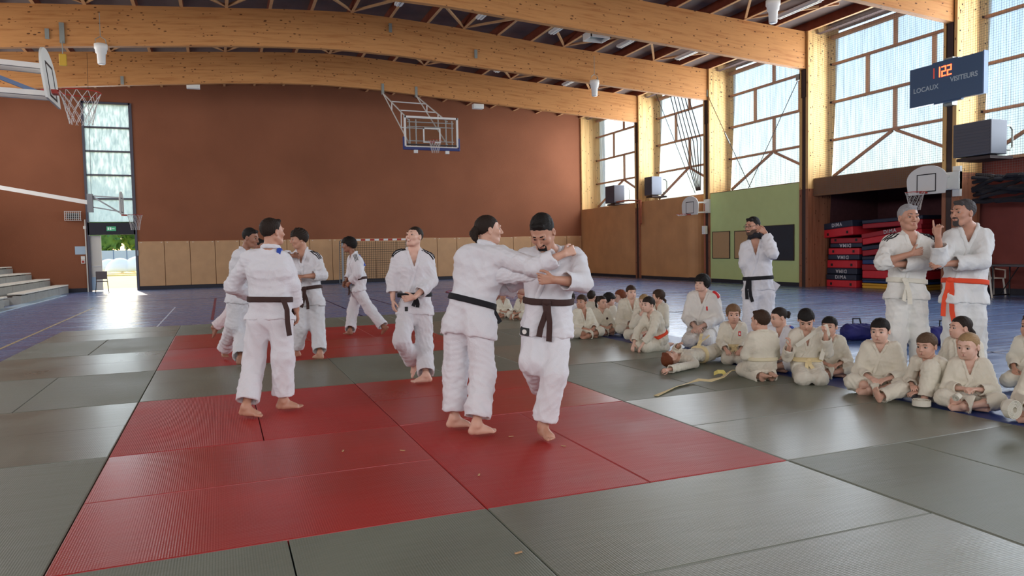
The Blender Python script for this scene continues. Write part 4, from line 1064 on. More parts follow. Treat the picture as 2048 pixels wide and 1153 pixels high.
def hair_tail(ctx, pts, r0, r1, name='ponytail', col=(.02, .015, .01), braid=False):
    """pts in head coordinates"""
    W = lambda x, y, z: ctx['head'] + ctx['RH'] @ V(x, y, z) * ctx['hs']
    P = [W(*p) for p in pts]; g = Grid(np.min(P, 0) - .06, np.max(P, 0) + .06, .0055)
    n = len(P) - 1
    for i in range(n):
        a, b = r0 + (r1 - r0) * i / n, r0 + (r1 - r0) * (i + 1) / n
        if braid:
            for j in range(3): 
                c = P[i] + (P[i + 1] - P[i]) * (j + .5) / 3; g.ball(c + ctx['RH'][:, 0] * .005 * (-1) ** j, a * 1.1, .004)
        else: g.cone(P[i], P[i + 1], a, b, .012)
    p, q = g.mesh()
    quad_mesh(name, p, q, hair_mat(col), ctx['root'], ctx['base'], folds(3, .003, .03), 1)

def make_beard(root, base, head, RH, hs, child, kind, col):
    g = Grid(head - .16 * hs, head + .16 * hs, .0045)
    head_prims(g, head, RH, hs, child, False)
    q = g.sl(head - .16 * hs, head + .16 * hs); sl, X, Y, Z = q
    px, py, pz = X - head[0], Y - head[1], Z - head[2]
    x, y, z = [(px * RH[0, i] + py * RH[1, i] + pz * RH[2, i]) / hs for i in range(3)]
    jaw = np.maximum(z + .030 + np.clip(.055 - np.abs(x), 0, 1) * .62 , -(y - .0))          # jaw line and chin
    mou = np.maximum(np.abs(z + .0375) - .006, np.maximum(np.abs(x) - .030, -(y - .06)))
    if kind == 'full': reg = np.minimum(jaw, mou)
    elif kind == 'goatee': reg = np.minimum(np.maximum(jaw, np.abs(x) - .032), mou)
    else: reg = mou
    lips = np.maximum(np.abs(z + .052) - .009, np.abs(x) - .026)
    reg = np.maximum(reg, -lips)
    d = g.d[sl] - .0022
    g.d[sl] = np.maximum(np.maximum(d, reg * hs), -(d + .010))
    p, qd = g.mesh()
    quad_mesh('beard', p, qd, hair_mat(col), root, base, None, 0)

_SPH = {}
def blob(name, c, R, rad, mat, parent):
    key = (14, 9)
    if key not in _SPH:
        vs = []; fs = []; nu, nv = key
        vs.append((0, 0, 1))
        for j in range(1, nv):
            for i in range(nu):
                a, b = 2 * math.pi * i / nu, math.pi * j / nv
                vs.append((math.cos(a) * math.sin(b), math.sin(a) * math.sin(b), math.cos(b)))
        vs.append((0, 0, -1)); n = len(vs)
        for i in range(nu): fs.append((0, 1 + i, 1 + (i + 1) % nu)); fs.append((n - 1, n - 1 - nu + (i + 1) % nu, n - 1 - nu + i))
        for j in range(nv - 2):
            for i in range(nu):
                a = 1 + j * nu; fs.append((a + i, a + nu + i, a + nu + (i + 1) % nu, a + (i + 1) % nu))
        _SPH[key] = (np.array(vs), fs)
    vs, fs = _SPH[key]
    v = (vs * np.array(rad)) @ R.T + np.asarray(c)
    me = bpy.data.meshes.new(name); me.from_pydata([tuple(a) for a in v], [], fs); me.update(); me.materials.append(mat)
    me.polygons.foreach_set('use_smooth', np.ones(len(fs), bool))
    o = bpy.data.objects.new(name, me); COL.objects.link(o); o.parent = parent
    return o
# ---------------------------------------------------------------- the people
WHITE = srgb(222, 222, 226); CREAM = srgb(220, 214, 196); BROWN = srgb(62, 40, 36); BLACKB = srgb(18, 18, 24); ORANGE = srgb(222, 74, 40); YEL = srgb(222, 172, 40)
CREAMB = srgb(226, 208, 160); WB = srgb(220, 216, 200); HB = (.012, .010, .009); HBR = (.045, .024, .014); HRED = (.16, .045, .018); HBL = (.30, .19, .09); HGREY = (.30, .30, .31); HDK = (.022, .014, .010)
SK1 = srgb(210, 168, 146); SK2 = srgb(192, 146, 122); SK3 = srgb(154, 110, 88); SK4 = srgb(220, 182, 162)
FH = nrm(V(CF[0], CF[1], 0)); RHZ = nrm(V(CR[0], CR[1], 0)); UP = V(0, 0, 1)
def facing(phi, pitch=0.):                     # 0 looks at the viewer, 90 to the picture's left, -90 to its right, 180 away
    a = math.radians(phi); h = -FH * math.cos(a) - RHZ * math.sin(a); p = math.radians(pitch)
    return h * math.cos(p) + UP * math.sin(p)

def adult(label, gx, gy, joints, feet, **kw):
    b = ground(gx, gy); D = depth_of(b); J = {}
    for k, v in joints.items():
        J[k] = at(v[0], v[1], D + v[2]) if isinstance(v, tuple) and len(v) == 3 else v
    for k, v in feet.items():
        if len(v) == 3: J[k] = ground(v[0], v[1], v[2])
        else: J[k] = at(v[0], v[1], D + v[2]) ; 
    return person(J, label, b, **kw)
def vv(v): return np.asarray(v, float)

def patch(where, w, h, mat, name='badge', shape=None, dx=0., dz=0., src='jt', dn=None, sub=None):
    def f(c):
        S = c['S']; P = c['neck'] + c['rt'] * dx * S + c['up'] * dz * S
        g = c['g']; full = g.d; g.d = c[src]; q = g.hit(P, c['fw'], .3 * S); g.d = full
        o = decal(c, name, q, c['rt'], c['up'], w * S, h * S, c['fw'], MAT[mat], .002, src, shape=shape, vxl=.004)
        if sub: decal(c, 'badge_emblem', q + c['fw'] * .001, c['rt'], c['up'], w * S * .5, h * S * .6, c['fw'], MAT[sub], .006, src, parent=o, shape='round', vxl=.004)
    return f
def shoulder_patch(sd, mat, w=.05, h=.12):
    def f(c):
        S = c['S']; sh = c['shR'] if sd > 0 else c['shL']; el = c['J']['elR'] if sd > 0 else c['J']['elL']
        out = nrm(c['up'] * .9 + c['rt'] * sd * .5 + c['fw'] * .55); p = sh + out * .07 * S + (el - sh) * .06
        al = nrm(nrm(el - sh) + c['rt'] * sd * .6); al = nrm(al - out * (al @ out))
        decal(c, 'shoulder_patch', p, np.cross(out, al), al, w * S, h * S, out, MAT[mat], .003, vxl=.005)
    return f
def tails(pts, r0, r1, name='ponytail', col=HDK, braid=False): return lambda c: hair_tail(c, pts, r0, r1, name, col, braid)

def glasses(c):
    W = lambda x, y, z: c['head'] + c['RH'] @ V(x, y, z) * c['hs'] - c['base']
    mb = MB()
    for s in (-1, 1):
        mb.tube([W(s * .032 + .021 * math.cos(a), .100, .010 + .016 * math.sin(a)) for a in np.linspace(0, 6.283, 16, endpoint=False)], .0018, 5, True)
        mb.tube([W(s * .053, .099, .016), W(s * .080, .03, .016), W(s * .083, -.02, .01)], .0018, 5)
    mb.tube([W(-.011, .101, .012), W(.011, .101, .012)], .0016, 5)
    mb.build('spectacles', 'black', c['root'])
def neck_warmer(c):
    g = Grid(c['neck'] - .16, c['neck'] + .16, .007)
    for i in range(16):
        a = i / 16 * 6.283; p = lambda a, z: c['neck'] + (c['rt'] * math.cos(a) * .070 + c['fw'] * (math.sin(a) * .072 + .018) + c['up'] * (z + .018 * math.sin(a)))
        g.cone(p(a, .012), p(a + .393, .012), .022, .022, .01); g.cone(p(a, .040), p(a + .393, .040), .016, .016, .01)
    p, q = g.mesh(); quad_mesh('neck_warmer', p, q, MAT['bag_black'], c['root'], c['base'], folds(5, .006, .05), 1)
def number_square(c):
    p = c['wst'] - c['rt'] * .155 - c['fw'] * .02 - c['up'] * .12 - c['base']; mb = MB(); k = 0
    x = nrm(-c['rt'] * .8 - c['up'] * .6 ); y = nrm(np.cross(c['fw'], x))
    mb.v = [tuple(p + x * a * .075 + y * b * .075 - c['fw'] * e) for e in (0, .004) for a, b in ((-1, -1), (1, -1), (1, 1), (-1, 1))]
    mb.f = [(0, 1, 2, 3), (7, 6, 5, 4), (0, 4, 5, 1), (1, 5, 6, 2), (2, 6, 7, 3), (3, 7, 4, 0)]; mb.build('jacket_flap', cloth_mat(WHITE), c['root'])

# man with moustache in the centre, brown belt, stepping towards the viewer with his head bent
adult('dark-haired moustached man in white judogi and brown belt, head bowed, being gripped', 1092, 868,
      dict(neck=(1100, 500, -.05), head=(1085, 466, -.20), shL=(1153, 512, -.03), shR=(1050, 512, .03), elL=(1166, 566, -.26), haL=(1108, 560, -.44), elR=(1046, 560, .24), haR=(1010, 575, .34),
           pel=(1096, 628, 0.), hipR=(1074, 648, .02), hipL=(1116, 648, -.02), knR=(1064, 724, -.10), anR=(1086, 778, .32), toR=(1092, 812, .42), knL=(1110, 748, -.16),
           face=facing(22, -42), hup=vv(UP * .8 + facing(22, 0) * .4), hiprt=vv(-RHZ), cuL=1.15, hdL=vv(-RHZ + UP * .05), pnL=vv(FH * .9 + UP * .1), fnR=vv(facing(0) * .9 + UP * .3)),
      dict(anL=(1086, 853, .085), toL=(1094, 878, .01)),
      S=.98, hs=1.06, skin=SK2, hair=('short', HB), gi=WHITE, belt=BROWN, vdeep=.15, vx=.005, seed=3, hem=.42, cuff=.10, beard='goatee', loose=1.04, sleeve=.80, sleeveR=.95,
      extras=[patch(0, .075, .055, 'patch_black', 'jacket_logo', dx=.155, dz=-.60, src='jt', sub='patch_white')])
# woman seen from behind, black belt, gripping him
adult('dark-haired woman in white judogi and black belt seen from behind, gripping the man', 942, 862,
      dict(neck=(973, 493, .03), head=(977, 462, .06), shL=(930, 512, .02), shR=(1008, 509, -.10), elR=(1068, 536, -.27), haR=(1128, 508, -.33), elL=(1002, 572, .20), haL=(1046, 584, .26),
           pel=(938, 628, 0), hipL=(914, 648, .05), hipR=(960, 650, -.05), knL=(912, 740, .08), knR=(966, 748, -.06),
           face=facing(-108, 2), hiprt=vv(RHZ * .85 - FH * .25), cuR=1.35, hdR=vv(RHZ * .8 + UP * .3 + FH * .3), pnR=vv(FH * .8 + RHZ * .3), cuL=.9, hup=vv(UP)),
      dict(anL=(909, 838, .085), toL=(935, 856, .01), anR=(953, 851, .085), toR=(982, 868, .01)),
      S=.97, hs=.98, skin=SK1, hair=('tied', HDK), gi=WHITE, belt=BLACKB, vdeep=.12, vx=.005, seed=8, hem=.42, cuff=.11, loose=1.10, knot_side=.0, sleeve=.93, brow=HDK,
      extras=[tails([(0, -.095, .01), (0, -.12, -.015), (.01, -.115, -.05)], .036, .026, 'hair_bun', HDK), tails([(0, -.10, -.03), (.0, -.105, -.07), (.02, -.10, -.10)], .018, .006, 'ponytail', HDK), sleeve_fold([(1000, 545, -.08), (1030, 550, -.14), (1056, 553, -.22), (1070, 556, -.26)], depth_of(ground(942, 862)), .085, .022), px_tail([(982, 610, .0), (989, 626, .0), (1000, 646, .02)], BLACKB, depth_of(ground(942, 862)))])
# youth seen from behind, brown belt
adult('brown-haired youth in white judogi and brown belt with his back to the viewer', 545, 826,
      dict(neck=(541, 498, .0), head=(545, 466, .02), shL=(497, 517, .0), shR=(568, 520, .02), elL=(466, 572, .10), haL=(500, 590, .34), elR=(584, 570, .05), haR=(593, 620, .14),
           pel=(540, 622, 0), hipL=(518, 645, .0), hipR=(562, 645, .0), knL=(508, 722, .03), knR=(566, 716, .0),
           face=facing(-142, 2), hiprt=vv(RHZ), cuR=.5, hup=vv(UP)),
      dict(anL=(492, 816, .085), toL=(527, 835, .01), anR=(567, 803, .085), toR=(617, 816, .01)),
      S=.98, hs=1.0, skin=SK2, hair=('short', HDK), gi=WHITE, belt=BROWN, vdeep=.10, vx=.0055, seed=11, hem=.30, cuff=.11, loose=1.06, tails=True, knot_side=.12, sleeve=1., 
      extras=[px_tail([(566, 598, -.16), (574, 620, -.18), (575, 645, -.17), (579, 672, -.16)], BROWN, depth_of(ground(545, 826))), lambda c: decal(c, 'shoulder_patch', c['shR'] + c['up'] * .05 - c['rt'] * .03, c['rt'], c['fw'], .035, .14, c['up'], MAT['patch_blue'], .004)])
# youth in profile at the far side, gripping the curly-haired one
adult('black-haired youth in white judogi bending towards the curly-haired youth', 476, 724,
      dict(neck=(490, 500, .0), head=(501, 477, -.02), shL=(503, 508, .16), shR=(477, 510, -.14), elR=(520, 540, -.1), haR=(560, 560, .0), elL=(548, 512, .1), haL=(586, 512, .02),
           pel=(475, 596, 0), hipL=(480, 604, .06), hipR=(470, 604, -.06), knR=(466, 650, -.05), knL=(484, 662, .1),
           face=facing(-80, -14), hiprt=vv(-FH), cuL=.9, hup=vv(UP), fnR=vv(UP)),
      dict(anR=(448, 703, .10), toR=(457, 726, .01), anL=(480, 719, .085), toL=(497, 727, .01)),
      S=.95, hs=1.02, skin=SK3, hair=('short', HB), gi=WHITE, belt=BROWN, vdeep=.12, vx=.0075, cvx=.013, seed=14, hem=.34, cuff=.10, loose=1.08, tails=False)
# runner half hidden behind him
adult('person in white judogi running, mostly hidden behind the black-haired youth', 462, 690,
      dict(neck=(508, 512, .0), head=(518, 494, .0), shL=(510, 520, .16), shR=(494, 520, -.14), elR=(500, 552, -.1), haR=(520, 575, .0), elL=(520, 552, .1), haL=(540, 570, .02),
           pel=(476, 590, 0), hipL=(480, 596, .06), hipR=(470, 596, -.06), knR=(456, 632, -.1), knL=(490, 638, .1), anR=(428, 656, -.1), toR=(436, 684, -.12),
           face=facing(-90, -10), hiprt=vv(-FH), hup=vv(UP), fnR=vv(-RHZ * .9 + UP * .4)),
      dict(anL=(484, 684, .085), toL=(500, 692, .01)),
      S=.90, hs=.98, skin=SK3, hair=('short', HB), gi=srgb(226, 216, 218), belt=None, vx=.008, cvx=.014, seed=17, hem=.34, cuff=.08, face=False)
# curly-haired youth facing them
adult('curly-haired youth in striped-shoulder judogi and brown belt, facing his partner', 619, 717,
      dict(neck=(604, 500, .0), head=(598, 480, -.04), shL=(634, 517, .0), shR=(582, 515, .02), elL=(645, 551, -.12), haL=(611, 553, -.30), elR=(580, 545, -.1), haR=(590, 556, -.28),
           pel=(618, 592, 0), hipR=(607, 604, .0), hipL=(632, 604, .0), knR=(601, 655, -.05), knL=(636, 658, .0),
           face=facing(62, -8), hiprt=vv(-RHZ), cuL=.9, hdL=vv(-RHZ), hup=vv(UP)),
      dict(anR=(592, 704, .085), toR=(586, 716, .01), anL=(640, 708, .085), toL=(635, 719, .01)),
      S=.97, hs=1.03, skin=SK2, hair=('curly', HDK), gi=WHITE, belt=BROWN, vdeep=.26, vx=.0075, cvx=.013, seed=21, hem=.39, cuff=.09, loose=1.05, sleeve=.78, stripes=[(-1, BLACKB)],
      extras=[lambda c: decal(c, 'trouser_logo', c['J']['anL'] + V(0, 0, .16), c['rt'], c['up'], .04, .04, c['fw'], MAT['patch_black'], .004)] if False else None)
# walker at the back
adult('youth with a mop of black hair walking across the far red mats', 722, 668,
      dict(neck=(707, 508, .0), head=(697, 492, .0), shL=(716, 520, -.14), shR=(702, 518, .15), elL=(716, 548, -.18), haL=(699, 566, -.10), elR=(700, 548, .1), haR=(692, 563, .02),
           pel=(720, 570, 0), hipL=(718, 584, -.07), hipR=(714, 584, .07), knR=(705, 624, .06), knL=(740, 620, -.06),
           face=facing(84, -4), hiprt=vv(FH), cuL=1., hup=vv(UP), fnL=vv(-RHZ * .6 + UP * .6)),
      dict(anR=(700, 662, .085), toR=(690, 670, .01), anL=(768, 655, .12), toL=(762, 668, .01)),
      S=.93, hs=.95, skin=SK3, hair=('afro', HB), gi=WHITE, belt=BROWN, vx=.0085, cvx=.014, seed=24, hem=.33, cuff=.08, loose=1.08, knot_side=.05, tails=True, stripes=[(-1, BLACKB)],
      extras=[lambda c: decal(c, 'back_print', c['neck'] - c['up'] * .14 - c['fw'] * .10 - c['rt'] * .06, c['rt'], c['up'], .16, .20, -c['fw'], MAT['patch_blue'], .004)])
# laughing boy
adult('laughing short-haired boy in loose white judogi stepping forward between the pairs', 834, 757,
      dict(neck=(827, 500, .0), head=(829, 475, -.02), shL=(856, 516, .03), shR=(797, 512, -.02), elL=(864, 563, .0), haL=(829, 595, -.24), elR=(784, 560, -.02), haR=(786, 600, -.06),
           pel=(830, 608, 0), hipR=(815, 620, .0), hipL=(846, 620, .0), knR=(803, 682, -.26), knL=(849, 688, -.03), anR=(828, 725, .02), toR=(812, 747, -.02),
           face=facing(34, 12), hiprt=vv(-RHZ), cuL=.45, hdL=vv(-RHZ - UP * .15), pnL=vv(FH), cuR=.4, hup=vv(UP), smile=1, fnR=vv(facing(60) * .85 + UP * .6), tail=.14),
      dict(anL=(852, 752, .085), toL=(842, 767, .01)),
      S=.95, hs=.98, skin=SK4, hair=('buzz', HDK), gi=WHITE, belt=BLACKB, vdeep=.26, vx=.006, seed=27, hem=.39, cuff=.085, loose=1.06, sleeve=.86, stripes=[(-1, BLACKB), (1, BLACKB)],
      extras=[patch(0, .035, .05, 'patch_black', 'jacket_logo', dx=.10, dz=-.66, src='jt')])
# teacher with glasses
adult('bearded man in glasses and black belt, hand raised to his neck, before the green wall', 1517, 703,
      dict(neck=(1511, 478, .0), head=(1505, 454, -.02), shR=(1492, 492, .06), shL=(1541, 490, -.06), elR=(1489, 528, .02), haR=(1500, 556, .22), elL=(1545, 508, -.30), haL=(1531, 466, -.10),
           pel=(1517, 572, 0), hipR=(1501, 588, .0), hipL=(1533, 588, .0), knR=(1500, 644, .0), knL=(1534, 644, .0),
           face=facing(58, -6), hiprt=vv(-RHZ), cuL=1.0, hup=vv(UP), hdL=vv(-RHZ * .8 + UP * .5), pnL=vv(FH), tail=.30),
      dict(anR=(1499, 690, .085), toR=(1492, 704, .01), anL=(1535, 690, .085), toL=(1528, 706, .01)),
      S=.98, hs=1.0, skin=SK2, hair=('short', HB), gi=WHITE, belt=BLACKB, vdeep=.30, vx=.007, cvx=.012, seed=30, hem=.28, cuff=.08, loose=1.05, knot_side=.10, beard='full', beard_c=(.10, .065, .05), sleeve=.95,
      extras=[lambda c: glasses(c), lambda c: neck_warmer(c), lambda c: number_square(c)])
# grey-haired teacher, arms folded
adult('grey-haired man in white judogi with a white belt, arms folded', 1815, 752,
      dict(neck=(1820, 468, .0), head=(1817, 437, -.02), shR=(1778, 484, .0), shL=(1852, 482, .02), elR=(1765, 526, -.16), haR=(1822, 508, -.30), elL=(1859, 526, -.12), haL=(1788, 530, -.20),
           pel=(1812, 582, 0), hipR=(1795, 596, .0), hipL=(1832, 596, .0), knR=(1792, 672, .0), knL=(1838, 672, .0),
           face=facing(0, -2), hiprt=vv(-RHZ), cuR=.45, hdR=vv(RHZ + UP * .22), pnR=vv(FH + UP * .0), cuL=.6, hdL=vv(-RHZ), pnL=vv(FH), hup=vv(UP), tail=.24),
      dict(anR=(1792, 738, .085), toR=(1788, 752, .01), anL=(1842, 738, .085), toL=(1848, 752, .01)),
      S=1.0, hs=1.12, skin=SK2, hair=('short', HGREY), gi=srgb(226, 226, 220), belt=WB, vdeep=.24, vx=.006, seed=33, hem=.34, cuff=.08, loose=1.08, knot_side=-.10 * -1, sleeveR=.52, sleeve=.9, brow=(.1, .09, .09),
      stripes=[(-1, BLACKB), (1, BLACKB)], extras=[patch(0, .03, .045, 'patch_black', 'jacket_logo', dx=.07, dz=-.70, src='jt')])
adult('tall man in white judogi with a bright orange belt, one finger raised', 1925, 758,
      dict(neck=(1938, 452, .0), head=(1926, 428, -.04), shR=(1905, 474, .06), shL=(1966, 470, -.06), elR=(1880, 520, -.16), haR=(1876, 474, -.26), elL=(1964, 524, -.22), haL=(1892, 528, -.20),
           pel=(1928, 584, 0), hipR=(1909, 600, .0), hipL=(1947, 600, .0), knR=(1908, 674, .0), knL=(1948, 674, .0),
           face=facing(76, 0), hiprt=vv(-RHZ), cuR=1.1, hdR=vv(UP - RHZ * .1), pnR=vv(FH * .4 + RHZ * .6), pointR=1, cuL=.7, hup=vv(UP), tail=.40),
      dict(anR=(1906, 744, .085), toR=(1898, 758, .01), anL=(1950, 744, .085), toL=(1944, 760, .01)),
      S=1.02, hs=1.12, skin=SK2, hair=('short', (.06, .055, .055)), gi=srgb(222, 224, 222), belt=ORANGE, vdeep=.24, vx=.006, seed=36, hem=.36, cuff=.08, loose=1.12, knot_side=.13, sleeveR=.85, sleeve=.9, beard='goatee', brow=HDK,
      extras=[patch(0, .03, .02, 'patch_black', 'jacket_logo', dx=-.09, dz=-.12, src='jt')])

# children on the mat edge
def kid(label, gx, gy, sit, phi, pose='cross', hphi=None, hpitch=0., hs=.87, lean=0., side=0., skin=SK1, hair=('short', HDK), gi=CREAM, belt=None, hands=None, elb=None, over=None, seed=1, group=None, vx=.006, **kw):
    hs *= 1.07; b = ground(gx, gy) ; b = V(b[0], b[1], kw.pop('z', 0.)); f = facing(phi); r = np.cross(f, UP)
    S = (sit - (.07 if pose == 'seiza' else 0)) / .90; S *= kw.pop('fat', 1.)
    zs = {'cross': .095, 'seiza': .205, 'knees': .30, 'tall': .50}.get(pose, .1) * S
    L = lambda x, y, z: b + r * x * S + f * y * S + UP * z
    topn = sit - .235 * hs + .010; tl = topn - zs; ln = math.radians(lean); sd = math.radians(side)
    ax = lambda y, z, x=0.: b + r * (x * S + (z - zs) * math.sin(sd)) + f * (y * S + (z - zs) * math.sin(ln)) + UP * (zs + (z - zs) * math.cos(ln))
    J = dict(pel=L(0, -.01, zs), neck=ax(.0, topn), face=facing(phi if hphi is None else hphi, hpitch), hup=UP)
    hf = facing(phi if hphi is None else hphi); J['head'] = J['neck'] + UP * .102 * hs + hf * .028 * hs + f * math.sin(ln) * .05
    shz = topn - .062 * S
    J['shL'] = ax(0, shz, -.155); J['shR'] = ax(0, shz, .155)
    J['hiprt'] = r; J['hipL'] = L(-.085, .02, zs); J['hipR'] = L(.085, .02, zs)
    hz = zs
    if pose == 'cross':
        J.update(knL=L(-.27, .27, .13 * S), knR=L(.27, .27, .13 * S), anR=L(-.05, .30, .065 * S), toR=L(-.20, .30, .04 * S), anL=L(.07, .40, .06 * S), toL=L(.22, .36, .035 * S), fnR=vv(f * .3 + UP * .3 + r * .1), fnL=vv(f * .5 + UP * .4))
        hd = dict(L=(-.10, .30, .20 * S), R=(.08, .30, .20 * S)); eb = dict(L=(-.25, .08, zs + .26 * tl), R=(.25, .08, zs + .26 * tl))
    else:
        J.update(knL=L(-.11, .38, .085 * S), knR=L(.11, .38, .085 * S), anL=L(-.07, -.13, .05 * S), anR=L(.07, -.13, .05 * S), toL=L(-.055, -.30, .03 * S), toR=L(.055, -.30, .03 * S), fnL=vv(-UP + f * .1), fnR=vv(-UP + f * .1))
        hd = dict(L=(-.10, .26, .25 * S), R=(.10, .26, .25 * S)); eb = dict(L=(-.225, .06, zs + .30 * tl), R=(.225, .06, zs + .30 * tl))
    if hands: hd.update(hands)
    if elb: eb.update(elb)
    for s in 'LR':
        J['ha' + s] = L(*hd[s]); J['el' + s] = L(*eb[s])
        J['pn' + s] = vv(-UP * .9 - f * .3)
    if over:
        for k, v in over.items(): J[k] = L(*v) if isinstance(v, tuple) else v
    return person(J, label, b, S=S, hs=hs, child=True, skin=skin, hair=hair, gi=gi, belt=belt, seated=True, vx=vx, cvx=.010 if vx < .0065 else .012, seed=seed, group=group,
                  hem=kw.pop('hem', .46), cuff=kw.pop('cuff', .07), loose=kw.pop('loose', 1.06), vdeep=kw.pop('vdeep', .22), knot_side=0., **kw)

kid('child in cream judogi sitting low behind the gripping pair, hands clasped on one foot', 1006, 634, .56, -10, hair=('fringe', HBR), seed=41, vx=.0085, skin=SK2)
kid('child in cream judogi sitting beyond the brown-belted man', 1046, 638, .60, 40, hair=('short', HDK), seed=42, vx=.0085, skin=SK2)
kid('child seen past the elbow of the man in the middle, shoulder stripes showing', 1143, 655, .60, 150, hphi=160, hair=('short', HDK), seed=43, vx=.0085, gi=WHITE, stripes=[(1, BLACKB)])
kid('brown-haired boy with his jacket open over his bare chest', 1166, 674, .645, -20, hphi=35, hs=.88, hair=('fringe', HBR), seed=44, vdeep=.36, skin=SK2, belt=None, vx=.007)
kid('dark-haired child with her back half turned, behind the bare-chested boy', 1183, 650, .60, -120, hphi=-150, hair=('short', HDK), seed=45, vx=.0085)
kid('girl with a high dark ponytail sitting cross-legged', 1203, 668, .60, -14, hphi=-30, hs=.86, hair=('tied', HDK), seed=46, vx=.0065, vdeep=.16, extras=[tails([(0, -.07, .095), (.02, -.12, .09), (.03, -.14, .03), (.03, -.13, -.05), (.02, -.12, -.10)], .020, .012, 'ponytail', HDK), patch(0, .06, .06, 'tee_dark', 'badge', dx=-.10, dz=-.22, shape='round')])
kid('black-haired child looking away behind the ponytailed girl', 1217, 655, .575, 20, hphi=-60, hair=('mop', HB), seed=47, vx=.0085)
kid('red-haired boy sitting with his back turned', 1243, 652, .605, 150, hphi=78, hpitch=8, hs=.88, hair=('curly', HRED), seed=48, vx=.007, skin=SK4, belt=CREAMB, tails=False, gi=WHITE)
kid('dark-haired boy with a yellow belt, mouth open', 1262, 668, .76, -8, hphi=-12, hs=.90, hair=('fringe', HBR), seed=49, vx=.007, belt=YEL, skin=SK4, vdeep=.28)
kid('fair-haired child with one hand raised to the mouth', 1290, 680, .665, 20, hphi=30, hs=.85, hair=('fringe', HBL), seed=50, vx=.007, skin=SK4, hands=dict(R=(.03, .17, .40)), elb=dict(R=(.20, .22, .22)))
kid('brown-haired girl with a low ponytail behind the orange-belted boy', 1320, 672, .70, 60, hphi=100, hs=.86, hair=('long', HBR), seed=51, vx=.0085, extras=[tails([(0, -.09, -.03), (0, -.12, -.06), (0, -.12, -.12)], .022, .010, 'ponytail', HBR)])
kid('kneeling dark-haired boy with an orange belt, leaning on his hands', 1318, 700, .73, 62, 'seiza', hphi=60, hs=.86, lean=20, hair=('fringe', HDK), seed=52, vx=.006, belt=ORANGE, tails=False, skin=SK4,
    hands=dict(L=(-.12, .46, .10), R=(.10, .48, .10)), elb=dict(L=(-.19, .30, .26), R=(.19, .32, .26)))
kid('smiling teenager with a mop of black hair kneeling taller than the others', 1408, 688, .955, 28, 'seiza', hphi=52, hpitch=8, hs=.96, lean=3, hair=('mop', HB), seed=53, vx=.006, skin=SK4, vdeep=.22, gi=srgb(226, 222, 214), over=dict(smile=1),
    hands=dict(L=(-.03, .30, .27), R=(.05, .30, .27)), extras=[shoulder_patch(-1, 'patch_red'), patch(0, .022, .06, 'patch_red', 'badge', dx=-.075, dz=-.22)])
kid('long-haired blond girl kneeling with a striped cream belt, looking at the viewer', 1466, 722, .665, 14, 'seiza', hphi=10, hpitch=-6, hs=.88, lean=6, hair=('long', (.16, .09, .045)), seed=54, vx=.006, belt=CREAMB, skin=SK1, vdeep=.16,
    hands=dict(L=(-.10, .38, .16), R=(.13, .38, .16)), extras=[tails([(-.05, -.06, -.02), (-.07, -.07, -.07), (-.10, -.06, -.10)], .022, .008, 'ponytail', (.16, .09, .045)), patch(0, .045, .08, 'patch_red', 'badge', dx=-.105, dz=-.17, sub='patch_white')])
kid('short-haired boy kneeling with his back to the viewer, long cream belt wound twice', 1525, 760, .70, 172, 'seiza', hphi=150, hs=.90, hair=('short', HBR), seed=55, vx=.0055, belt=srgb(222, 212, 180), tails=False, skin=SK1, hem=.52, loose=1.10)
kid('dark-haired girl with a bun and a striped sleeve behind the kneeling boy', 1562, 738, .67, 40, hphi=82, hpitch=-12, hs=.86, hair=('tied', HDK), seed=56, vx=.0065, gi=WHITE, extras=[tails([(0, -.085, .02), (0, -.125, .02), (.0, -.12, -.02)], .032, .018, 'hair_bun', HDK), shoulder_patch(-1, 'patch_red', .018, .16), shoulder_patch(-1, 'patch_blue', .05, .12)])
kid('dark-haired boy kneeling and stretching a cream belt between his hands', 1612, 760, .715, 12, 'seiza', hphi=22, hpitch=-34, hs=.88, hair=('fringe', HB), seed=57, vx=.0055, belt=CREAMB, skin=SK1, vdeep=.30, gi=srgb(218, 212, 196),
    hands=dict(R=(.26, .28, .36), L=(-.20, .26, .47)), elb=dict(R=(.27, .12, .24), L=(-.26, .12, .28)), over=dict(cuR=.7, cuL=.9, hdR=vv(facing(10) * .3 + UP * .8), hdL=vv(facing(10) * .3 + UP * .8)))
kid('dark-haired boy with a round red badge, partly hidden by the belt-stretching boy', 1660, 748, .60, 20, hphi=40, hs=.86, hair=('fringe', HB), seed=58, vx=.006, skin=SK1, extras=[patch(0, .08, .085, 'patch_red', 'badge', dx=.02, dz=-.22, shape='round')])
kid('solemn boy with thick black hair sitting cross-legged', 1762, 782, .67, 34, hphi=42, hpitch=-6, hs=.91, lean=4, hair=('fringe', HB), seed=59, vx=.0055, skin=SK4, vdeep=.17, belt=CREAM, tails=False, extras=[patch(0, .02, .03, 'patch_black', 'jacket_logo', dx=-.04, dz=-.40)])
kid('small brown-haired boy hugging one raised knee, other leg stretched out', 1862, 800, .585, 52, hphi=58, hpitch=-6, hs=.87, lean=10, hair=('fringe', (.10, .06, .035)), seed=60, vx=.0055, skin=SK1, vdeep=.12,
    hands=dict(L=(.0, .34, .10), R=(.10, .32, .14)), over=dict(knL=(-.08, .22, .30), anL=(-.06, .34, .05), toL=(-.04, .46, .03), fnL=vv(UP), knR=(.24, .36, .10), anR=(.36, .64, .05), toR=(.38, .76, .12), fnR=vv(UP * .3 - facing(52))))
kid('dark-haired girl in profile with a dark shirt under her jacket', 1925, 776, .665, 62, hphi=92, hs=.88, hair=('tied', HDK), seed=61, vx=.006, skin=SK1, vdeep=.26, extras=[tails([(0, -.09, -.01), (0, -.13, -.05)], .025, .018, 'ponytail', HDK)])
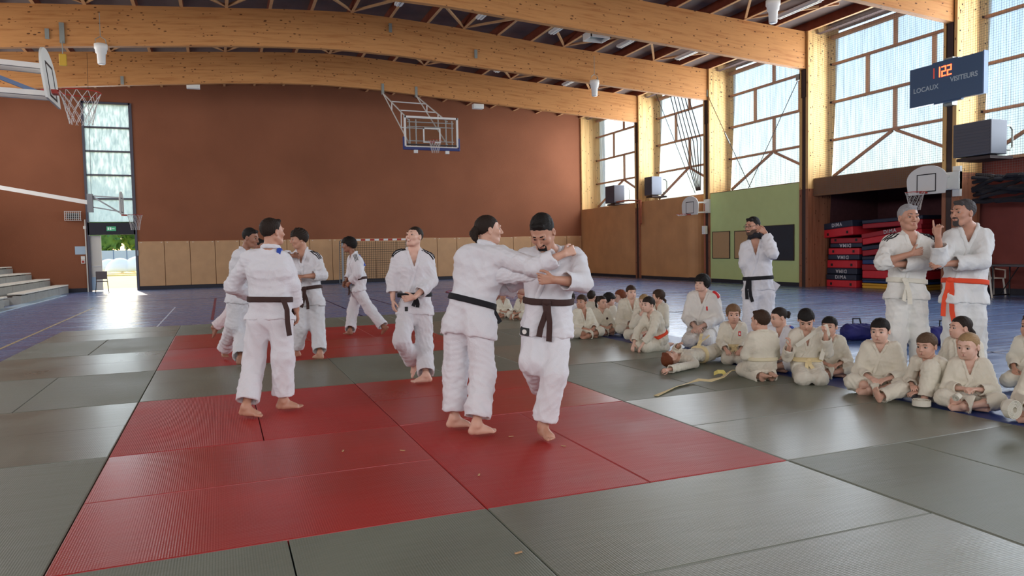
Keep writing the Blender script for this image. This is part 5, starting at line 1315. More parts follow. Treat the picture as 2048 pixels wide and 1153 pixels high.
kid('blond girl with braided hair sitting cross-legged and holding a small roll', 1938, 812, .605, 30, hphi=56, hpitch=-8, hs=.90, hair=('tied', (.34, .22, .11)), seed=62, vx=.0055, skin=SK4, vdeep=.26, belt=srgb(210, 206, 196), tails=False,
    hands=dict(L=(-.06, .27, .17), R=(.08, .27, .17)), over=dict(cuL=.8, cuR=.8), extras=[tails([(0, -.09, .03), (-.01, -.125, -.01), (-.015, -.125, -.09), (-.015, -.12, -.16)], .019, .012, 'braid', (.10, .065, .04), True)])
kid('child at the picture edge kneeling with a pale sleeve showing', 2062, 770, .66, 60, 'seiza', hphi=60, hs=.88, hair=('short', HBR), seed=63, vx=.0065, skin=SK2)
kid('child at the picture edge holding out a large rolled white belt', 2092, 838, .60, 45, hphi=50, hs=.88, hair=('short', HBR), seed=64, vx=.006, skin=SK1, hands=dict(R=(.06, .52, .14), L=(-.10, .46, .14)))
# child lying on the back
def lying():
    G = lambda x, y, z: ground(x, y, z)
    a = nrm(G(1432, 722, 0) - G(1352, 733, 0)); sd = np.cross(UP, a)
    h = G(1340, 734, 0) + UP * .095; nk = h + a * .125 - UP * .01; b = nk + a * .3; b = V(b[0], b[1], 0.)
    pl = nk + a * .40 - UP * .0; pl[2] = .10
    # the person's right: up axis runs feet to head (-a), front is up
    r = np.cross(UP, -a)
    J = dict(head=h, neck=nk, pel=pl, face=vv(UP + a * .15), hup=vv(-a), shL=nk + a * .05 - r * .13, shR=nk + a * .05 + r * .13, hiprt=r, knL=pl + a * .30 - r * .08 + UP * .02, knR=pl + a * .30 + r * .08 + UP * .02,
             anL=pl + a * .58 - r * .09 - UP * .03, anR=pl + a * .58 + r * .09 - UP * .03, toL=pl + a * .66 - r * .12 + UP * .10, toR=pl + a * .66 + r * .12 + UP * .10, fnL=vv(-a), fnR=vv(-a))
    near = 'L' if (-r) @ FH < 0 else 'R'; far_ = 'R' if near == 'L' else 'L'; s = -r if near == 'L' else r
    J['el' + near] = nk + s * .24 + a * .02 - UP * .04; J['ha' + near] = G(1336, 740, .05) ; J['el' + far_] = nk - s * .22 + a * .15 + UP * .02; J['ha' + far_] = nk - s * .04 + a * .05 + UP * .14
    J['cu' + near] = 1.2; J['cu' + far_] = .5
    person(J, 'auburn-haired child lying flat on the back with a striped cream belt', b, S=.66, hs=.87, child=True, skin=SK1, hair=('short', HRED), gi=CREAM, belt=CREAMB, vx=.006, cvx=.010, seed=70, hem=.46, cuff=.07, vdeep=.16, seated=True)
lying()
# ---------------------------------------------------------------- things of the hall
def net_basket(parent, c, r, h, mat='net_white', n=12, r2=None, th=.0024):
    r2 = r2 or r * .55; mb = MB()
    rad = lambda t: r + (r2 - r) * (t ** .7)
    for s in (-1, 1):
        for i in range(n):
            mb.tube([(c[0] + rad(t) * math.cos(2 * math.pi * (i + s * t * 2.2) / n), c[1] + rad(t) * math.sin(2 * math.pi * (i + s * t * 2.2) / n), c[2] - h * t) for t in np.linspace(0, 1, 6)], th, 4)
    return mb.build('net', mat, parent)
def hoop_rim(parent, c, r=.225, mat='rim_red', bdir=(1, 0)):
    mb = MB(); mb.tube([(c[0] + r * math.cos(a), c[1] + r * math.sin(a), c[2]) for a in np.linspace(0, 2 * math.pi, 28, endpoint=False)], .007, 6, True)
    bx, by = bdir
    mb.box((min(c[0] - bx * r, c[0] - bx * (r + .16)) - abs(by) * .06, min(c[1] - by * r, c[1] - by * (r + .16)) - abs(bx) * .06, c[2] - .035), (max(c[0] - bx * r, c[0] - bx * (r + .16)) + abs(by) * .06, max(c[1] - by * r, c[1] - by * (r + .16)) + abs(bx) * .06, c[2] + .01))
    return mb.build('rim', mat, parent)
def fan_board(parent, c, nrm_x, w_, h_, tilt=0.):
    """Rounded fan backboard facing +-x; c its centre."""
    pts = []
    for a in np.linspace(-.45, math.pi + .45, 28):
        ca, sa = math.cos(a), math.sin(a); pts.append((ca * w_ / 2, -h_ * .5 + h_ * .55 + sa * h_ * .45 if sa > 0 else -h_ * .5 + h_ * .55 + sa * h_ * 1.1))
    pts = [(y, max(z, -h_ / 2)) for y, z in pts]
    mb = MB(); mb.prism(pts, -.012, .012, 0)
    mb.v = [(c[0] + x + z * tilt, c[1] + y, c[2] + z) for x, y, z in mb.v]; b = mb.build('backboard', 'white_board', parent)
    q = MB(); x0 = nrm_x * .0135
    def bar(y0, z0, y1, z1):
        q2 = MB().box((min(x0, x0 + nrm_x * .003), y0, z0), (max(x0, x0 + nrm_x * .003), y1, z1)); k = len(q.v)
        q.v += [(c[0] + x + z * tilt, c[1] + y, c[2] + z) for x, y, z in q2.v]; q.f += [tuple(k + i for i in f) for f in q2.f]
    W2, t = w_ * .24, .025; zb, zt = -h_ * .34, h_ * .20
    bar(-W2, zt, W2, zt + t); bar(-W2, zb, -W2 + t, zt); bar(W2 - t, zb, W2, zt); bar(-W2, zb - t * .5, W2, zb + t * .5)
    q.build('target_square', 'black_line', b); return b

# 1: hoop at the upper left on a hinged arm
h = empty('basketball_hoop', (-.98, 6.21, 3.4), 'white fan backboard seen edge on, with pink rim, nearest of the hoops', 'basketball hoop')
def loc(o): return tuple(-v for v in o.location)
def hoop_set(h, cb, nx, w_, h_, rim_dx, rim_z, tilt=0., nh=.42, arms=(), rr=.215):
    o = h.location; L = lambda p: (p[0] - o[0], p[1] - o[1], p[2] - o[2])
    fan_board(h, L(cb), nx, w_, h_, tilt)
    rc = (cb[0] + nx * rim_dx, cb[1] + rim_z[1], rim_z[0]); hoop_rim(h, L(rc), rr, 'rim_red', (nx, 0)); net_basket(h, L(rc), rr, nh)
    for a, b, r_, m_, nm in arms: MB().tube([L(a), L(b)], r_, 4).build(nm, m_, h)
hoop_set(h, (-.97, 6.20, 3.40), 1, .78, .66, .30, (3.25, -.03), -.10, .36,
         [((-1.0, 6.33, 3.50), (-3.4, 6.33, 3.62), .028, 'white_metal', 'arm'), ((-.95, 6.33, 3.20), (-3.4, 6.33, 3.28), .028, 'white_metal', 'arm'), ((-1.0, 6.08, 3.50), (-3.4, 6.08, 3.62), .028, 'white_metal', 'arm'), ((-.95, 6.08, 3.20), (-3.4, 6.08, 3.28), .028, 'white_metal', 'arm'),
          ((-1.1, 6.2, 3.24), (-1.9, 6.2, 3.56), .022, 'score_edge', 'gas_strut'), ((-3.4, 6.2, 3.0), (-3.4, 6.2, 4.0), .05, 'white_metal', 'arm_post')])
MB().box((-2.4, -.3, -.5), (-2.52, .3, .6)).build('wall_plate', 'white_metal', h)
MB().tube([(-2.46, 0, -.1), (-8.15, 0, .1)], .06, 4).build('long_arm', 'white_metal', h)
# 2: hoop before the tall window
h = empty('basketball_hoop', (-2.18, 23.6, 3.1), 'small hoop on a long white arm in front of the tall window', 'basketball hoop')
hoop_set(h, (-2.18, 23.6, 3.10), 1, 1.1, .82, .38, (2.74, -.05), 0., .50,
         [((-2.2, 23.6, 3.30), (-3.1, 23.9, 3.38), .02, 'grey_metal', 'arm'), ((-2.2, 23.6, 2.84), (-3.1, 23.9, 3.02), .02, 'grey_metal', 'arm'), ((-2.25, 23.6, 2.82), (-3.05, 23.9, 3.36), .02, 'grey_metal', 'brace')], .23)
MB().box((-1.02, .22, -.26), (-.86, .36, .34)).build('bracket', 'grey_metal', h)
MB().tube([(-.95, .3, .05), (-3.7, 1.4, .62), (-7.0, 2.2, 1.3)], .065, 4).build('long_arm', 'white_metal', h)
MB().tube([(-.9, .3, .3), (-.82, .3, 4.9)], .006, 5).build('hanging_cable', 'wire', h)
# 3: glass backboard hung from the farthest beam
h = empty('basketball_hoop', (7.9, 21.75, 5.55), 'clear glass backboard with blue lower padding hung from the roof on white lattice arms', 'basketball hoop')
x0, x1, z0, z1 = -.95, .93, -.50, .50
MB().box((x0, -.008, z0), (x1, .008, z1)).build('glass_board', 'glass_clear', h)
f_ = MB(); f_.box((x0 - .03, -.03, z1 - .02), (x1 + .03, .03, z1 + .05)); f_.box((x0 - .05, -.03, z0), (x0 + .02, .03, z1 + .05)); f_.box((x1 - .02, -.03, z0), (x1 + .05, .03, z1 + .05)); f_.box((x0, -.02, z0 - .03), (x1, .02, z0 + .01)); f_.build('board_frame', 'white_metal', h)
MB().box((x0, -.022, z0 + .03), (x1, -.012, z0 + .08)).build('board_line', 'black_line', h)
f_ = MB(); f_.box((x0 - .09, -.05, z0 - .13), (x1 + .09, .05, z0 - .03)); f_.box((x0 - .10, -.04, z0 - .11), (x0 - .045, .04, z0 + .32)); f_.box((x1 + .045, -.04, z0 - .11), (x1 + .10, .04, z0 + .32)); f_.build('edge_pad', 'dark_blue_pad', h, bevel=.012)
t = MB()
for a, b in (((-.32, -.02, .12), (.27, -.015, .16)), ((-.32, -.02, -.33), (-.27, -.015, .16)), ((.27, -.02, -.33), (.32, -.015, .16)), ((-.32, -.02, -.37), (.32, -.015, -.33))): t.box(a, b)
t.build('target_square', 'white_board', h)
hoop_rim(h, (0, -.40, -.34), .225, 'rim_red', (0, -1)); net_basket(h, (0, -.40, -.34), .225, .42)
mbf = []
P0, P1 = (-1.06, 3.0, 1.93), (.26, 3.0, 1.90)
A_, B_ = (-.80, .06, .42), (.60, .06, .42); A2, B2 = (-.80, .10, -.40), (.60, .10, -.40)
def bar(a, b, r=.020, nm='lattice_arm', m_='white_metal'): MB().tube([a, b], r, 6).build(nm, m_, h)
lerp = lambda a, b, t: tuple(a[i] + (b[i] - a[i]) * t for i in range(3))
for p, a, a2 in ((P0, A_, A2), (P1, B_, B2)):
    bar(p, a, .026); bar(p, a2, .024)
    for t_ in (.36, .72): bar(lerp(p, a, t_), lerp(p, a2, t_), .018)
    MB().box((p[0] - .05, p[1] - .02, p[2] - .05), (p[0] + .05, p[1] + .06, p[2] + .36)).build('beam_bracket', 'galv', h)
for t_ in (.33, .66): bar(lerp(P0, A_, t_), lerp(P1, B_, t_), .022)
bar(lerp(P0, A2, .70), lerp(P1, B2, .70), .02)
for z in (.36, .20, -.30): bar((-.86, .08, z), (.84, .08, z), .018, 'back_frame')
for x in (-.78, -.55, .55, .78): bar((x, .08, -.62), (x, .08, .45), .022, 'back_frame')
for x in (-.6, .55): MB().box((x - .06, -.03, z0 - .24), (x + .08, .05, z0 - .11)).build('foot_bracket', 'white_metal', h, bevel=.01)
# 4 and 5: hoops on the columns of the side wall
h = empty('basketball_hoop', (17.5, 19.9, 2.85), 'white rounded backboard on the column beside the orange brown panels', 'basketball hoop')
hoop_set(h, (17.5, 19.9, 2.86), -1, 1.05, .76, .38, (2.56, .0), 0., .06,
         [((17.5, 19.75, 3.0), (18.2, 19.75, 3.02), .025, 'white_metal', 'arm'), ((17.5, 19.75, 2.62), (18.2, 19.75, 2.64), .025, 'white_metal', 'arm'), ((17.5, 20.05, 3.0), (18.2, 19.9, 3.02), .025, 'white_metal', 'arm'), ((17.5, 20.05, 2.62), (18.2, 19.9, 2.64), .025, 'white_metal', 'arm')], .225)
MB().box((.66, -.28, -.25), (.74, .05, .28)).build('wall_plate', 'white_metal', h)
h = empty('basketball_hoop', (17.5, 9.85, 2.88), 'white rounded backboard above the grey-haired man, on the scoreboard column', 'basketball hoop')
hoop_set(h, (17.5, 9.85, 2.88), -1, 1.14, .78, .38, (2.60, .02), 0., .45,
         [((17.5, 9.75, 3.0), (18.15, 9.70, 3.0), .025, 'white_metal', 'arm'), ((17.5, 9.95, 2.7), (18.15, 9.9, 2.7), .025, 'white_metal', 'arm'), ((17.5, 9.75, 2.7), (18.15, 9.7, 2.7), .025, 'white_metal', 'arm')], .225)
MB().box((.60, -.42, -.22), (.72, .06, .22)).build('wall_plate', 'white_metal', h)
MB().box((.64, -.42, -.40), (.72, -.22, .36)).build('wall_plate', 'white_metal', h)

# scoreboard
s = empty('scoreboard', (17.9, 9.7, 5.38), 'dark blue electronic scoreboard with red digits on the timber column', 'scoreboard')
MB().box((.0, -1.0, -.50), (.13, 1.0, .50)).build('case', 'score_face', s, bevel=.01)
MB().box((.0, -1.03, -.50), (.14, -1.0, .52)).build('case_edge', 'score_edge', s)
MB().box((.01, -.35, .50), (.10, .35, .53)).build('cable_cover', 'score_face', s); MB().box((.01, -.45, -.535), (.10, .3, -.50)).build('cable_cover', 'score_face', s)
MB().box((.13, -.12, -.6), (.32, .12, .6)).build('mounting', 'galv', s)
sc_loc = Vector((17.9, 9.7, 5.38))
text_mesh('lettering', 'LOCAUX', .17, 'score_text', s, (-.006, .88, -.14), (0, -1, 0), (0, 0, 1), .004, 'LEFT', 1.05)
text_mesh('lettering', 'VISITEURS', .17, 'score_text', s, (-.006, -.16, -.05), (0, -1, 0), (0, 0, 1), .004, 'LEFT', .95)
def seg_digit(ch, y, z, w_, h_, th, mat, par):
    segs = {'1': 'bc', '2': 'abged', '8': 'abcdefg', '0': 'abcdef'}[ch]; mb = MB(); x0, x1 = -.008, -.001
    R_ = dict(a=((0, h_ - th), (w_, h_)), g=((0, h_ / 2 - th / 2), (w_, h_ / 2 + th / 2)), d=((0, 0), (w_, th)), f=((0, h_ / 2), (th, h_)), b=((w_ - th, h_ / 2), (w_, h_)), e=((0, 0), (th, h_ / 2)), c=((w_ - th, 0), (w_, h_ / 2)))
    for g_ in segs: (a, b), (c_, d) = R_[g_]; mb.box((x0, y - c_, z + b), (x1, y - a, z + d))
    return mb.build('digit', mat, par)
for ch, y, mt in (('1', .40, 'led_dim'), ('1', .24, 'led'), ('2', .08, 'led'), ('2', -.07, 'led')):
    seg_digit(ch, y, .13, .125, .26, .03, mt, s)
# wall heaters
def heater(loc_, w_, d, h_, label, fan='-y'):
    t = empty('wall_heater', loc_, label, 'heater')
    MB().box((-w_ / 2, -d / 2, 0), (w_ / 2, d / 2, h_)).build('casing', 'heater_side', t, bevel=.01)
    for i in range(int(h_ / .075) - 1): MB().box((-w_ / 2 - .012, -d / 2 + .03, .06 + i * .075), (-w_ / 2 - .001, d / 2 - .03, .10 + i * .075)).build('louvre', 'heater', t)
    MB().box((-w_ / 2 - .004, -d / 2 + .01, .02), (-w_ / 2 - .0005, d / 2 - .01, h_ - .02)).build('front_grille', 'heater', t)
    MB().box((-w_ / 2 + .01, -d / 2 - .004, .02), (w_ / 2 - .01, -d / 2 - .0005, h_ - .02)).build('front_grille', 'heater', t) if fan == 'both' else None
    mb = MB(); mb.tube([(w_ / 2, -d / 2 + .1, h_ - .12), (w_ / 2 + .25, -d / 2 + .1, h_ - .12), (w_ / 2 + .33, -d / 2 + .1, h_ - .2), (w_ / 2 + .33, -d / 2 + .1, .2), (w_ / 2 + .25, -d / 2 + .1, .12), (w_ / 2, -d / 2 + .1, .12)], .022, 8); mb.build('supply_pipe', 'galv', t)
    MB().box((-w_ / 2 + .05, -d / 2 + .05, -.10), (w_ / 2 + .3, d / 2 - .05, -.03)).build('shelf_bracket', 'dark_steel', t); return t
heater((18.3, 27.0, 3.45), .55, .85, .82, 'dark grey fan heater in the bay window nearest the red wall', 'both')
heater((18.62, 24.2, 3.62), .5, .6, .80, 'pale grey heater behind the climbing ropes', 'x')
heater((17.85, 8.72, 3.38), .55, .95, .80, 'large dark louvred heater beneath the scoreboard bay window', 'x')
# pipes
t = empty('heating_pipe', (18.1, 24.5, 2.3), 'copper brown bent heating pipe hanging on the side wall', 'pipe')
MB().tube([(0, .0, 1.15), (0, .0, .95), (0, -.0, .10), (.0, -.06, .02), (0, -.13, .10), (0, -.13, 1.1), (0, .9, 1.18), (.05, 2.3, 1.18)], .035, 8).build('pipe_run', 'pipe', t); MB().tube([(0, .25, 1.0), (0, -.1, 1.02)], .03, 8).build('pipe_branch', 'pipe', t)
t = empty('switch_box', (18.05, 19.75, 1.95), 'small white junction box on the column beside the green wall', 'box')
MB().box((-.06, -.10, -.16), (.06, .10, .16)).build('box_body', 'white_plastic', t, bevel=.01); MB().box((-.065, -.07, -.12), (-.061, .07, .12)).build('box_lid', 'white_board', t); MB().tube([(0, 0, -.16), (0, .0, -1.9)], .02, 6).build('conduit', 'pipe', t); MB().tube([(0, 0, .16), (0, .0, 1.0)], .02, 6).build('conduit', 'pipe', t)
# climbing ropes
for i in range(6):
    y0 = 21.5 - i * .22; r_ = MB().tube([(17.98, y0 + .58, 8.05), (18.0, y0 + .3, 7.25), (18.05, y0 - .35 - i * .02, 5.4), (18.12, 20.35 - .05 * i, 3.5)], .018, 6).build('climbing_rope', 'rope')
    tag(r_, ['climbing rope farthest from the green wall in the bundle', 'second climbing rope of the bundle from the red wall', 'third climbing rope of the bundle from the red wall', 'fourth climbing rope of the bundle from the red wall', 'fifth climbing rope of the bundle from the red wall', 'climbing rope of the bundle closest to the green wall'][i], 'rope', 'climbing ropes tied to the column')
r_ = MB().tube([(17.98, 23.1, 8.05), (18.1, 20.4, 3.4)], .012, 6).build('climbing_rope', 'rope'); tag(r_, 'single thin rope slanting across the bay window beside the rope bundle', 'rope')
# crossed wind cables before the green bay
t = empty('bracing_cable', (18.2, 18.5, 5), 'dark bracing cable running down from the column beside the green wall', 'cable')
MB().tube([(0, 1.28, 2.15), (.1, -1.05, -1.62)], .012, 6).build('cable', 'wire', t); MB().tube([(.03, .25, .48), (.045, .0, .08)], .026, 6).build('turnbuckle', 'galv', t); MB().box((-.05, 1.20, 2.0), (.0, 1.44, 2.26)).build('anchor_plate', 'galv', t)
t = empty('bracing_cable', (18.25, 16, 5), 'dark bracing cable running down from the timber column beside the crash mats', 'cable')
MB().tube([(0, -.95, 1.7), (.1, 1.6, -1.62)], .012, 6).build('cable', 'wire', t); MB().box((-.05, -1.05, 1.6), (.0, -.85, 1.8)).build('anchor_plate', 'galv', t)
# notice boards
for (y0, y1, z0, z1, m_, lb_) in ((18.48, 19.47, .87, 1.86, 'cork', 'brown cork notice board on the green wall nearest the small hoop'), (17.28, 18.19, .87, 1.85, 'cork', 'brown cork notice board behind the man in glasses'), (15.24, 16.9, .82, 1.98, 'blackboard', 'large black notice board on the green wall')):
    t = empty('notice_board', (XR - .035, (y0 + y1) / 2, z0), lb_, 'board'); hw_ = (y1 - y0) / 2; hh = z1 - z0
    MB().box((-.02, -hw_, 0), (-.002, hw_, hh)).build('board_face', m_, t); f_ = MB()
    for a in ((-hw_ - .015, -.015, hw_ + .015, .008), (-hw_ - .015, hh - .008, hw_ + .015, hh + .015), (-hw_ - .015, 0, -hw_ + .008, hh), (hw_ - .008, 0, hw_ + .015, hh)): f_.box((-.03, a[0], a[1]), (-.001, a[2], a[3]))
    f_.build('board_frame', 'dark_steel', t)
# bucket shaped loudspeakers and lights under the roof
for (x, y, z, lb_) in ((-2.07, 19.6, 6.98, 'white bucket shaped ceiling fan near the tall end window'), (13.2, 19.45, 6.98, 'white bucket shaped ceiling fan before the farthest beam'), (13.35, 10.7, 6.98, 'white bucket shaped ceiling fan hanging high beside the long tube light')):
    t = empty('ceiling_fan_unit', (x, y, z), lb_, 'ceiling fan')
    MB().lathe([(.085, -.30), (.10, -.28), (.11, -.02), (.14, .0), (.15, .10), (.17, .12), (.17, .24), (.12, .26)], (0, 0, 0), 20).build('fan_housing', 'white_plastic', t, True)
    MB().tube([(-.15, 0, .2), (-.12, 0, .38), (0, 0, .46), (.12, 0, .38), (.15, 0, .2)], .012, 6).build('hanging_bracket', 'galv', t); MB().tube([(0, 0, .46), (0, 0, 1.1)], .01, 6).build('hanging_rod', 'galv', t)
for i, (x, y, z, l_) in enumerate(((5.67, 16.44, 8.25, 1.1), (8.22, 16.95, 8.25, .9), (10.85, 17.48, 8.2, .9), (13.58, 17.93, 8.12, .9), (16.1, 18.06, 7.98, 1.2), (16.15, 12.85, 7.95, 1.7), (8.25, 21.82, 8.25, .9), (10.85, 22.5, 8.15, .9), (14.06, 23.08, 8.0, 1.1))):
    lb_ = ['tube light between the upper beams nearest the roof ridge', 'second tube light from the ridge between the upper beams', 'third tube light from the ridge between the upper beams', 'fourth tube light from the ridge, beside the open framed lamp', 'fifth tube light, closest to the side windows in that row', 'long tube light near the side windows above the scoreboard beam', 'tube light behind the second beam, nearest the ridge', 'tube light behind the second beam, in the middle', 'tube light behind the second beam, nearest the windows'][i]
    t = empty('tube_light', (x, y, z), lb_, 'ceiling light', 'tube lights under the roof')
    MB().box((-.11, -l_ / 2, 0), (.11, l_ / 2, .07)).build('housing', 'white_metal', t, bevel=.01); MB().box((-.07, -l_ / 2 + .05, -.035), (-.02, l_ / 2 - .05, -.002)).build('tube', 'white_plastic', t); MB().box((.02, -l_ / 2 + .05, -.035), (.07, l_ / 2 - .05, -.002)).build('tube', 'white_plastic', t)
t = empty('projector_lamp', (12.3, 17.6, 8.05), 'open framed white lamp hanging between the tube lights', 'ceiling light')
f_ = MB(); f_.box((-.36, -.30, 0), (.36, -.27, .22)); f_.box((-.36, .27, 0), (.36, .30, .22)); f_.box((-.36, -.3, 0), (-.33, .3, .22)); f_.box((.33, -.3, 0), (.36, .3, .22)); f_.build('lamp_frame', 'white_metal', t); MB().box((-.32, -.26, .12), (.32, .26, .15)).build('reflector', 'galv', t)
for (x, y, z, lb_) in ((.11, 25.05, 7.38, 'small white box light under the farthest beam near the tall window'), (10.8, 25.0, 7.22, 'small white box light under the farthest beam beside the glass backboard')):
    t = empty('box_light', (x, y, z), lb_, 'light'); MB().box((-.22, -.12, -.09), (.22, .12, .10)).build('light_body', 'white_plastic', t, bevel=.015); MB().box((-.16, -.13, -.07), (.16, -.121, .05)).build('light_lens', 'white_board', t)
# fixings on the beams
t = empty('yellow_hook', (-3.0, 19.65, 7.0), 'yellow hoist hook hanging from a plate on the second beam', 'hook')
MB().box((-.06, .02, .2), (.06, .07, .75)).build('beam_plate', 'galv', t); MB().box((-.09, -.04, -.42), (.09, .04, -.10)).build('hook_block', 'yellow_tag', t, bevel=.02); MB().tube([(0, 0, -.1), (0, 0, .25)], .012, 6).build('hook_link', 'galv', t)
for (x, y, z, lb_) in ((-3.35, 19.70, 7.42, 'small steel plate on the second beam beside the yellow hook'), (-2.1, 24.71, 7.36, 'small steel cross plate on the farthest beam near the tall window'), (6.05, 19.70, 8.45, 'galvanised steel plate at the top of the second beam'), (8.9, 19.70, 7.86, 'small steel plate on the middle of the second beam')):
    o = MB().box((x - .05, y - .02, z - .14), (x + .05, y + .0, z + .14)); k_ = o.build('steel_plate', 'galv'); tag(k_, lb_, 'plate')
# items on the red wall beside the door
t = empty('caged_speaker', (-4.66, YW - .01, 3.04), 'small wall loudspeaker behind a white wire cage beside the tall window', 'loudspeaker')
MB().box((-.2, -.10, -.12), (.2, -.01, .12)).build('speaker_box', 'black', t); f_ = MB()
for i in range(9): x = -.28 + i * .07; f_.tube([(x, -.16, -.18), (x, -.16, .18)], .008, 4)
for i in range(6): z = -.18 + i * .072; f_.tube([(-.28, -.16, z), (.28, -.16, z)], .008, 4)
for x in (-.28, .28):
    for z in (-.18, .18): f_.tube([(x, -.16, z), (x, .0, z)], .010, 4)
f_.build('wire_cage', 'white_metal', t)
t = empty('exit_sign', (-3.32, YW - .06, 2.52), 'small green exit sign above the open door', 'sign'); MB().box((-.17, -.03, -.09), (.17, 0, .09)).build('sign_body', 'sign_green', t)
f_ = MB(); f_.box((-.05, -.035, -.05), (.0, -.031, .05)); f_.tube([(-.025, -.033, .06), (-.025, -.033, .062)], .02, 8); f_.box((.02, -.035, -.01), (.12, -.031, .01)); f_.box((-.13, -.035, -.05), (-.08, -.031, .05)); f_.build('pictogram', 'sign_white', t)
o = MB().box((-4.66, YW - .02, 1.49), (-4.26, YW - .002, 1.82)).build('wall_notice', 'paper'); tag(o, 'pale blue paper notice beside the open door', 'notice')
t = empty('call_point', (-4.39, YW - .01, 1.28), 'white and red alarm call point under the paper notice', 'alarm'); MB().box((-.07, -.04, .0), (.07, 0, .14)).build('upper_unit', 'white_plastic', t); MB().box((-.07, -.04, -.16), (.07, 0, -.01)).build('alarm_case', 'white_plastic', t); MB().box((-.045, -.045, -.13), (.045, -.041, -.04)).build('alarm_button', 'rim_red', t)
o = MB().box((-4.33, YW - .05, 2.52), (-4.23, YW - .002, 2.64)).build('detector_box', 'white_plastic'); tag(o, 'tiny white box beside the frame above the open door', 'box')
# chair at the door
def door_chair():
    t = empty('plastic_chair', (-3.62, 29.35, ZF), 'grey chair with metal legs standing in the open doorway', 'chair', rz=.15)
    MB().box((-.21, -.20, .43), (.21, .20, .46)).build('seat', 'chair_grey', t, bevel=.012); MB().box((-.20, .19, .52), (.20, .22, .84)).build('backrest', 'chair_grey', t, bevel=.02)
    for x in (-1, 1):
        for y in (-1, 1): MB().tube([(x * .19, y * .17, .43), (x * .23, y * .21, 0)], .012, 6).build('leg', 'black', t)
        MB().tube([(x * .19, .19, .43), (x * .19, .205, .6)], .012, 6).build('back_post', 'black', t)
door_chair()
# stands
st = empty('stepped_stand', (0, 0, 0), 'four stepped concrete benches with pale seat boards beside the red wall', 'stands')
for k in range(4):
    xf = -4.95 - .62 * k; z = .22 + .255 * k
    y = YW - .05; j = 0
    while y > 2:
        y1 = y - 1.9
        if not (k in (0,) and j == 4): MB().box((xf - .62, y1 + .012, ZF if k == 0 else z - .26), (xf, y - .012, z)).build('bench_block', 'concrete', st)
        else: MB().box((xf - .62, y1 + .012, ZF), (xf - .30, y - .012, z - .1)).build('bench_block', 'concrete', st)
        if not (k < 2 and j == 4): MB().box((xf - .36, y1 + .03, z + .035), (xf + .10, y - .03 - (.5 if j == 0 else 0), z + .085)).build('seat_board', 'seat_board', st, bevel=.02)
        for yy in (y1 + .35, y - .75): MB().box((xf - .2, yy - .03, z), (xf - .05, yy + .03, z + .036)).build('board_support', 'dark_steel', st)
        y = y1; j += 1
MB().box((-9.1, 2, ZF), (-7.45, YW - .05, 1.0)).build('bench_block', 'concrete', st)
o = MB().box((-4.95, 5., ZF), (-4.62, YW - 2.4, ZF + .02)).build('trim_3', 'trim_light'); tag(o, 'pale floor strip along the foot of the stands', 'floor strip', kind=S_)
# handball goal
t = empty('handball_goal', (7.2, 28.6, ZF), 'handball goal with red and white crossbar against the tan pads', 'goal')
w2_ = 1.5
for x in (-w2_, w2_): MB().box((x - .04, -.04, 0), (x + .04, .04, 1.98)).build('goal_post', 'grey_metal', t)
for i in range(15):
    MB().box((-w2_ + i * .2, -.045, 1.90), (-w2_ + (i + 1) * .2, .045, 1.98)).build('crossbar_segment', 'rim_red' if i % 2 == 0 else 'white_metal', t)
for x in (-w2_, w2_): MB().tube([(x, 0, 1.95), (x, .75, 1.9), (x, 1.0, .03), (x, .0, .03)], .02, 6).build('net_support', 'grey_metal', t)
mb = MB(); mb.v = [(-w2_, .72, 1.88), (w2_, .72, 1.88), (w2_, 1.0, .05), (-w2_, 1.0, .05), (-w2_, .0, 1.88), (w2_, .0, 1.88)]; mb.f = [(0, 1, 2, 3), (4, 5, 1, 0)]
m, n, p = newmat('goal_mesh'); MAT['goal_mesh'] = m; v = coords(n, obj=True); sp = node(n, 'ShaderNodeSeparateXYZ'); n.links.new(v, sp.inputs[0]); fs = []
for i in (0, 2):
    a = node(n, 'ShaderNodeMath', operation='MULTIPLY', i_1=10.); n.links.new(sp.outputs[i], a.inputs[0]); b = node(n, 'ShaderNodeMath', operation='FRACT'); n.links.new(a.outputs[0], b.inputs[0]); c = node(n, 'ShaderNodeMath', operation='LESS_THAN', i_1=.14); n.links.new(b.outputs[0], c.inputs[0]); fs.append(c.outputs[0])
mm = node(n, 'ShaderNodeMath', operation='MAXIMUM'); n.links.new(fs[0], mm.inputs[0]); n.links.new(fs[1], mm.inputs[1]); n.links.new(mm.outputs[0], p.inputs['Alpha']); p.inputs['Base Color'].default_value = (*srgb(70, 60, 48), 1)
mb.build('goal_net', 'goal_mesh', t)
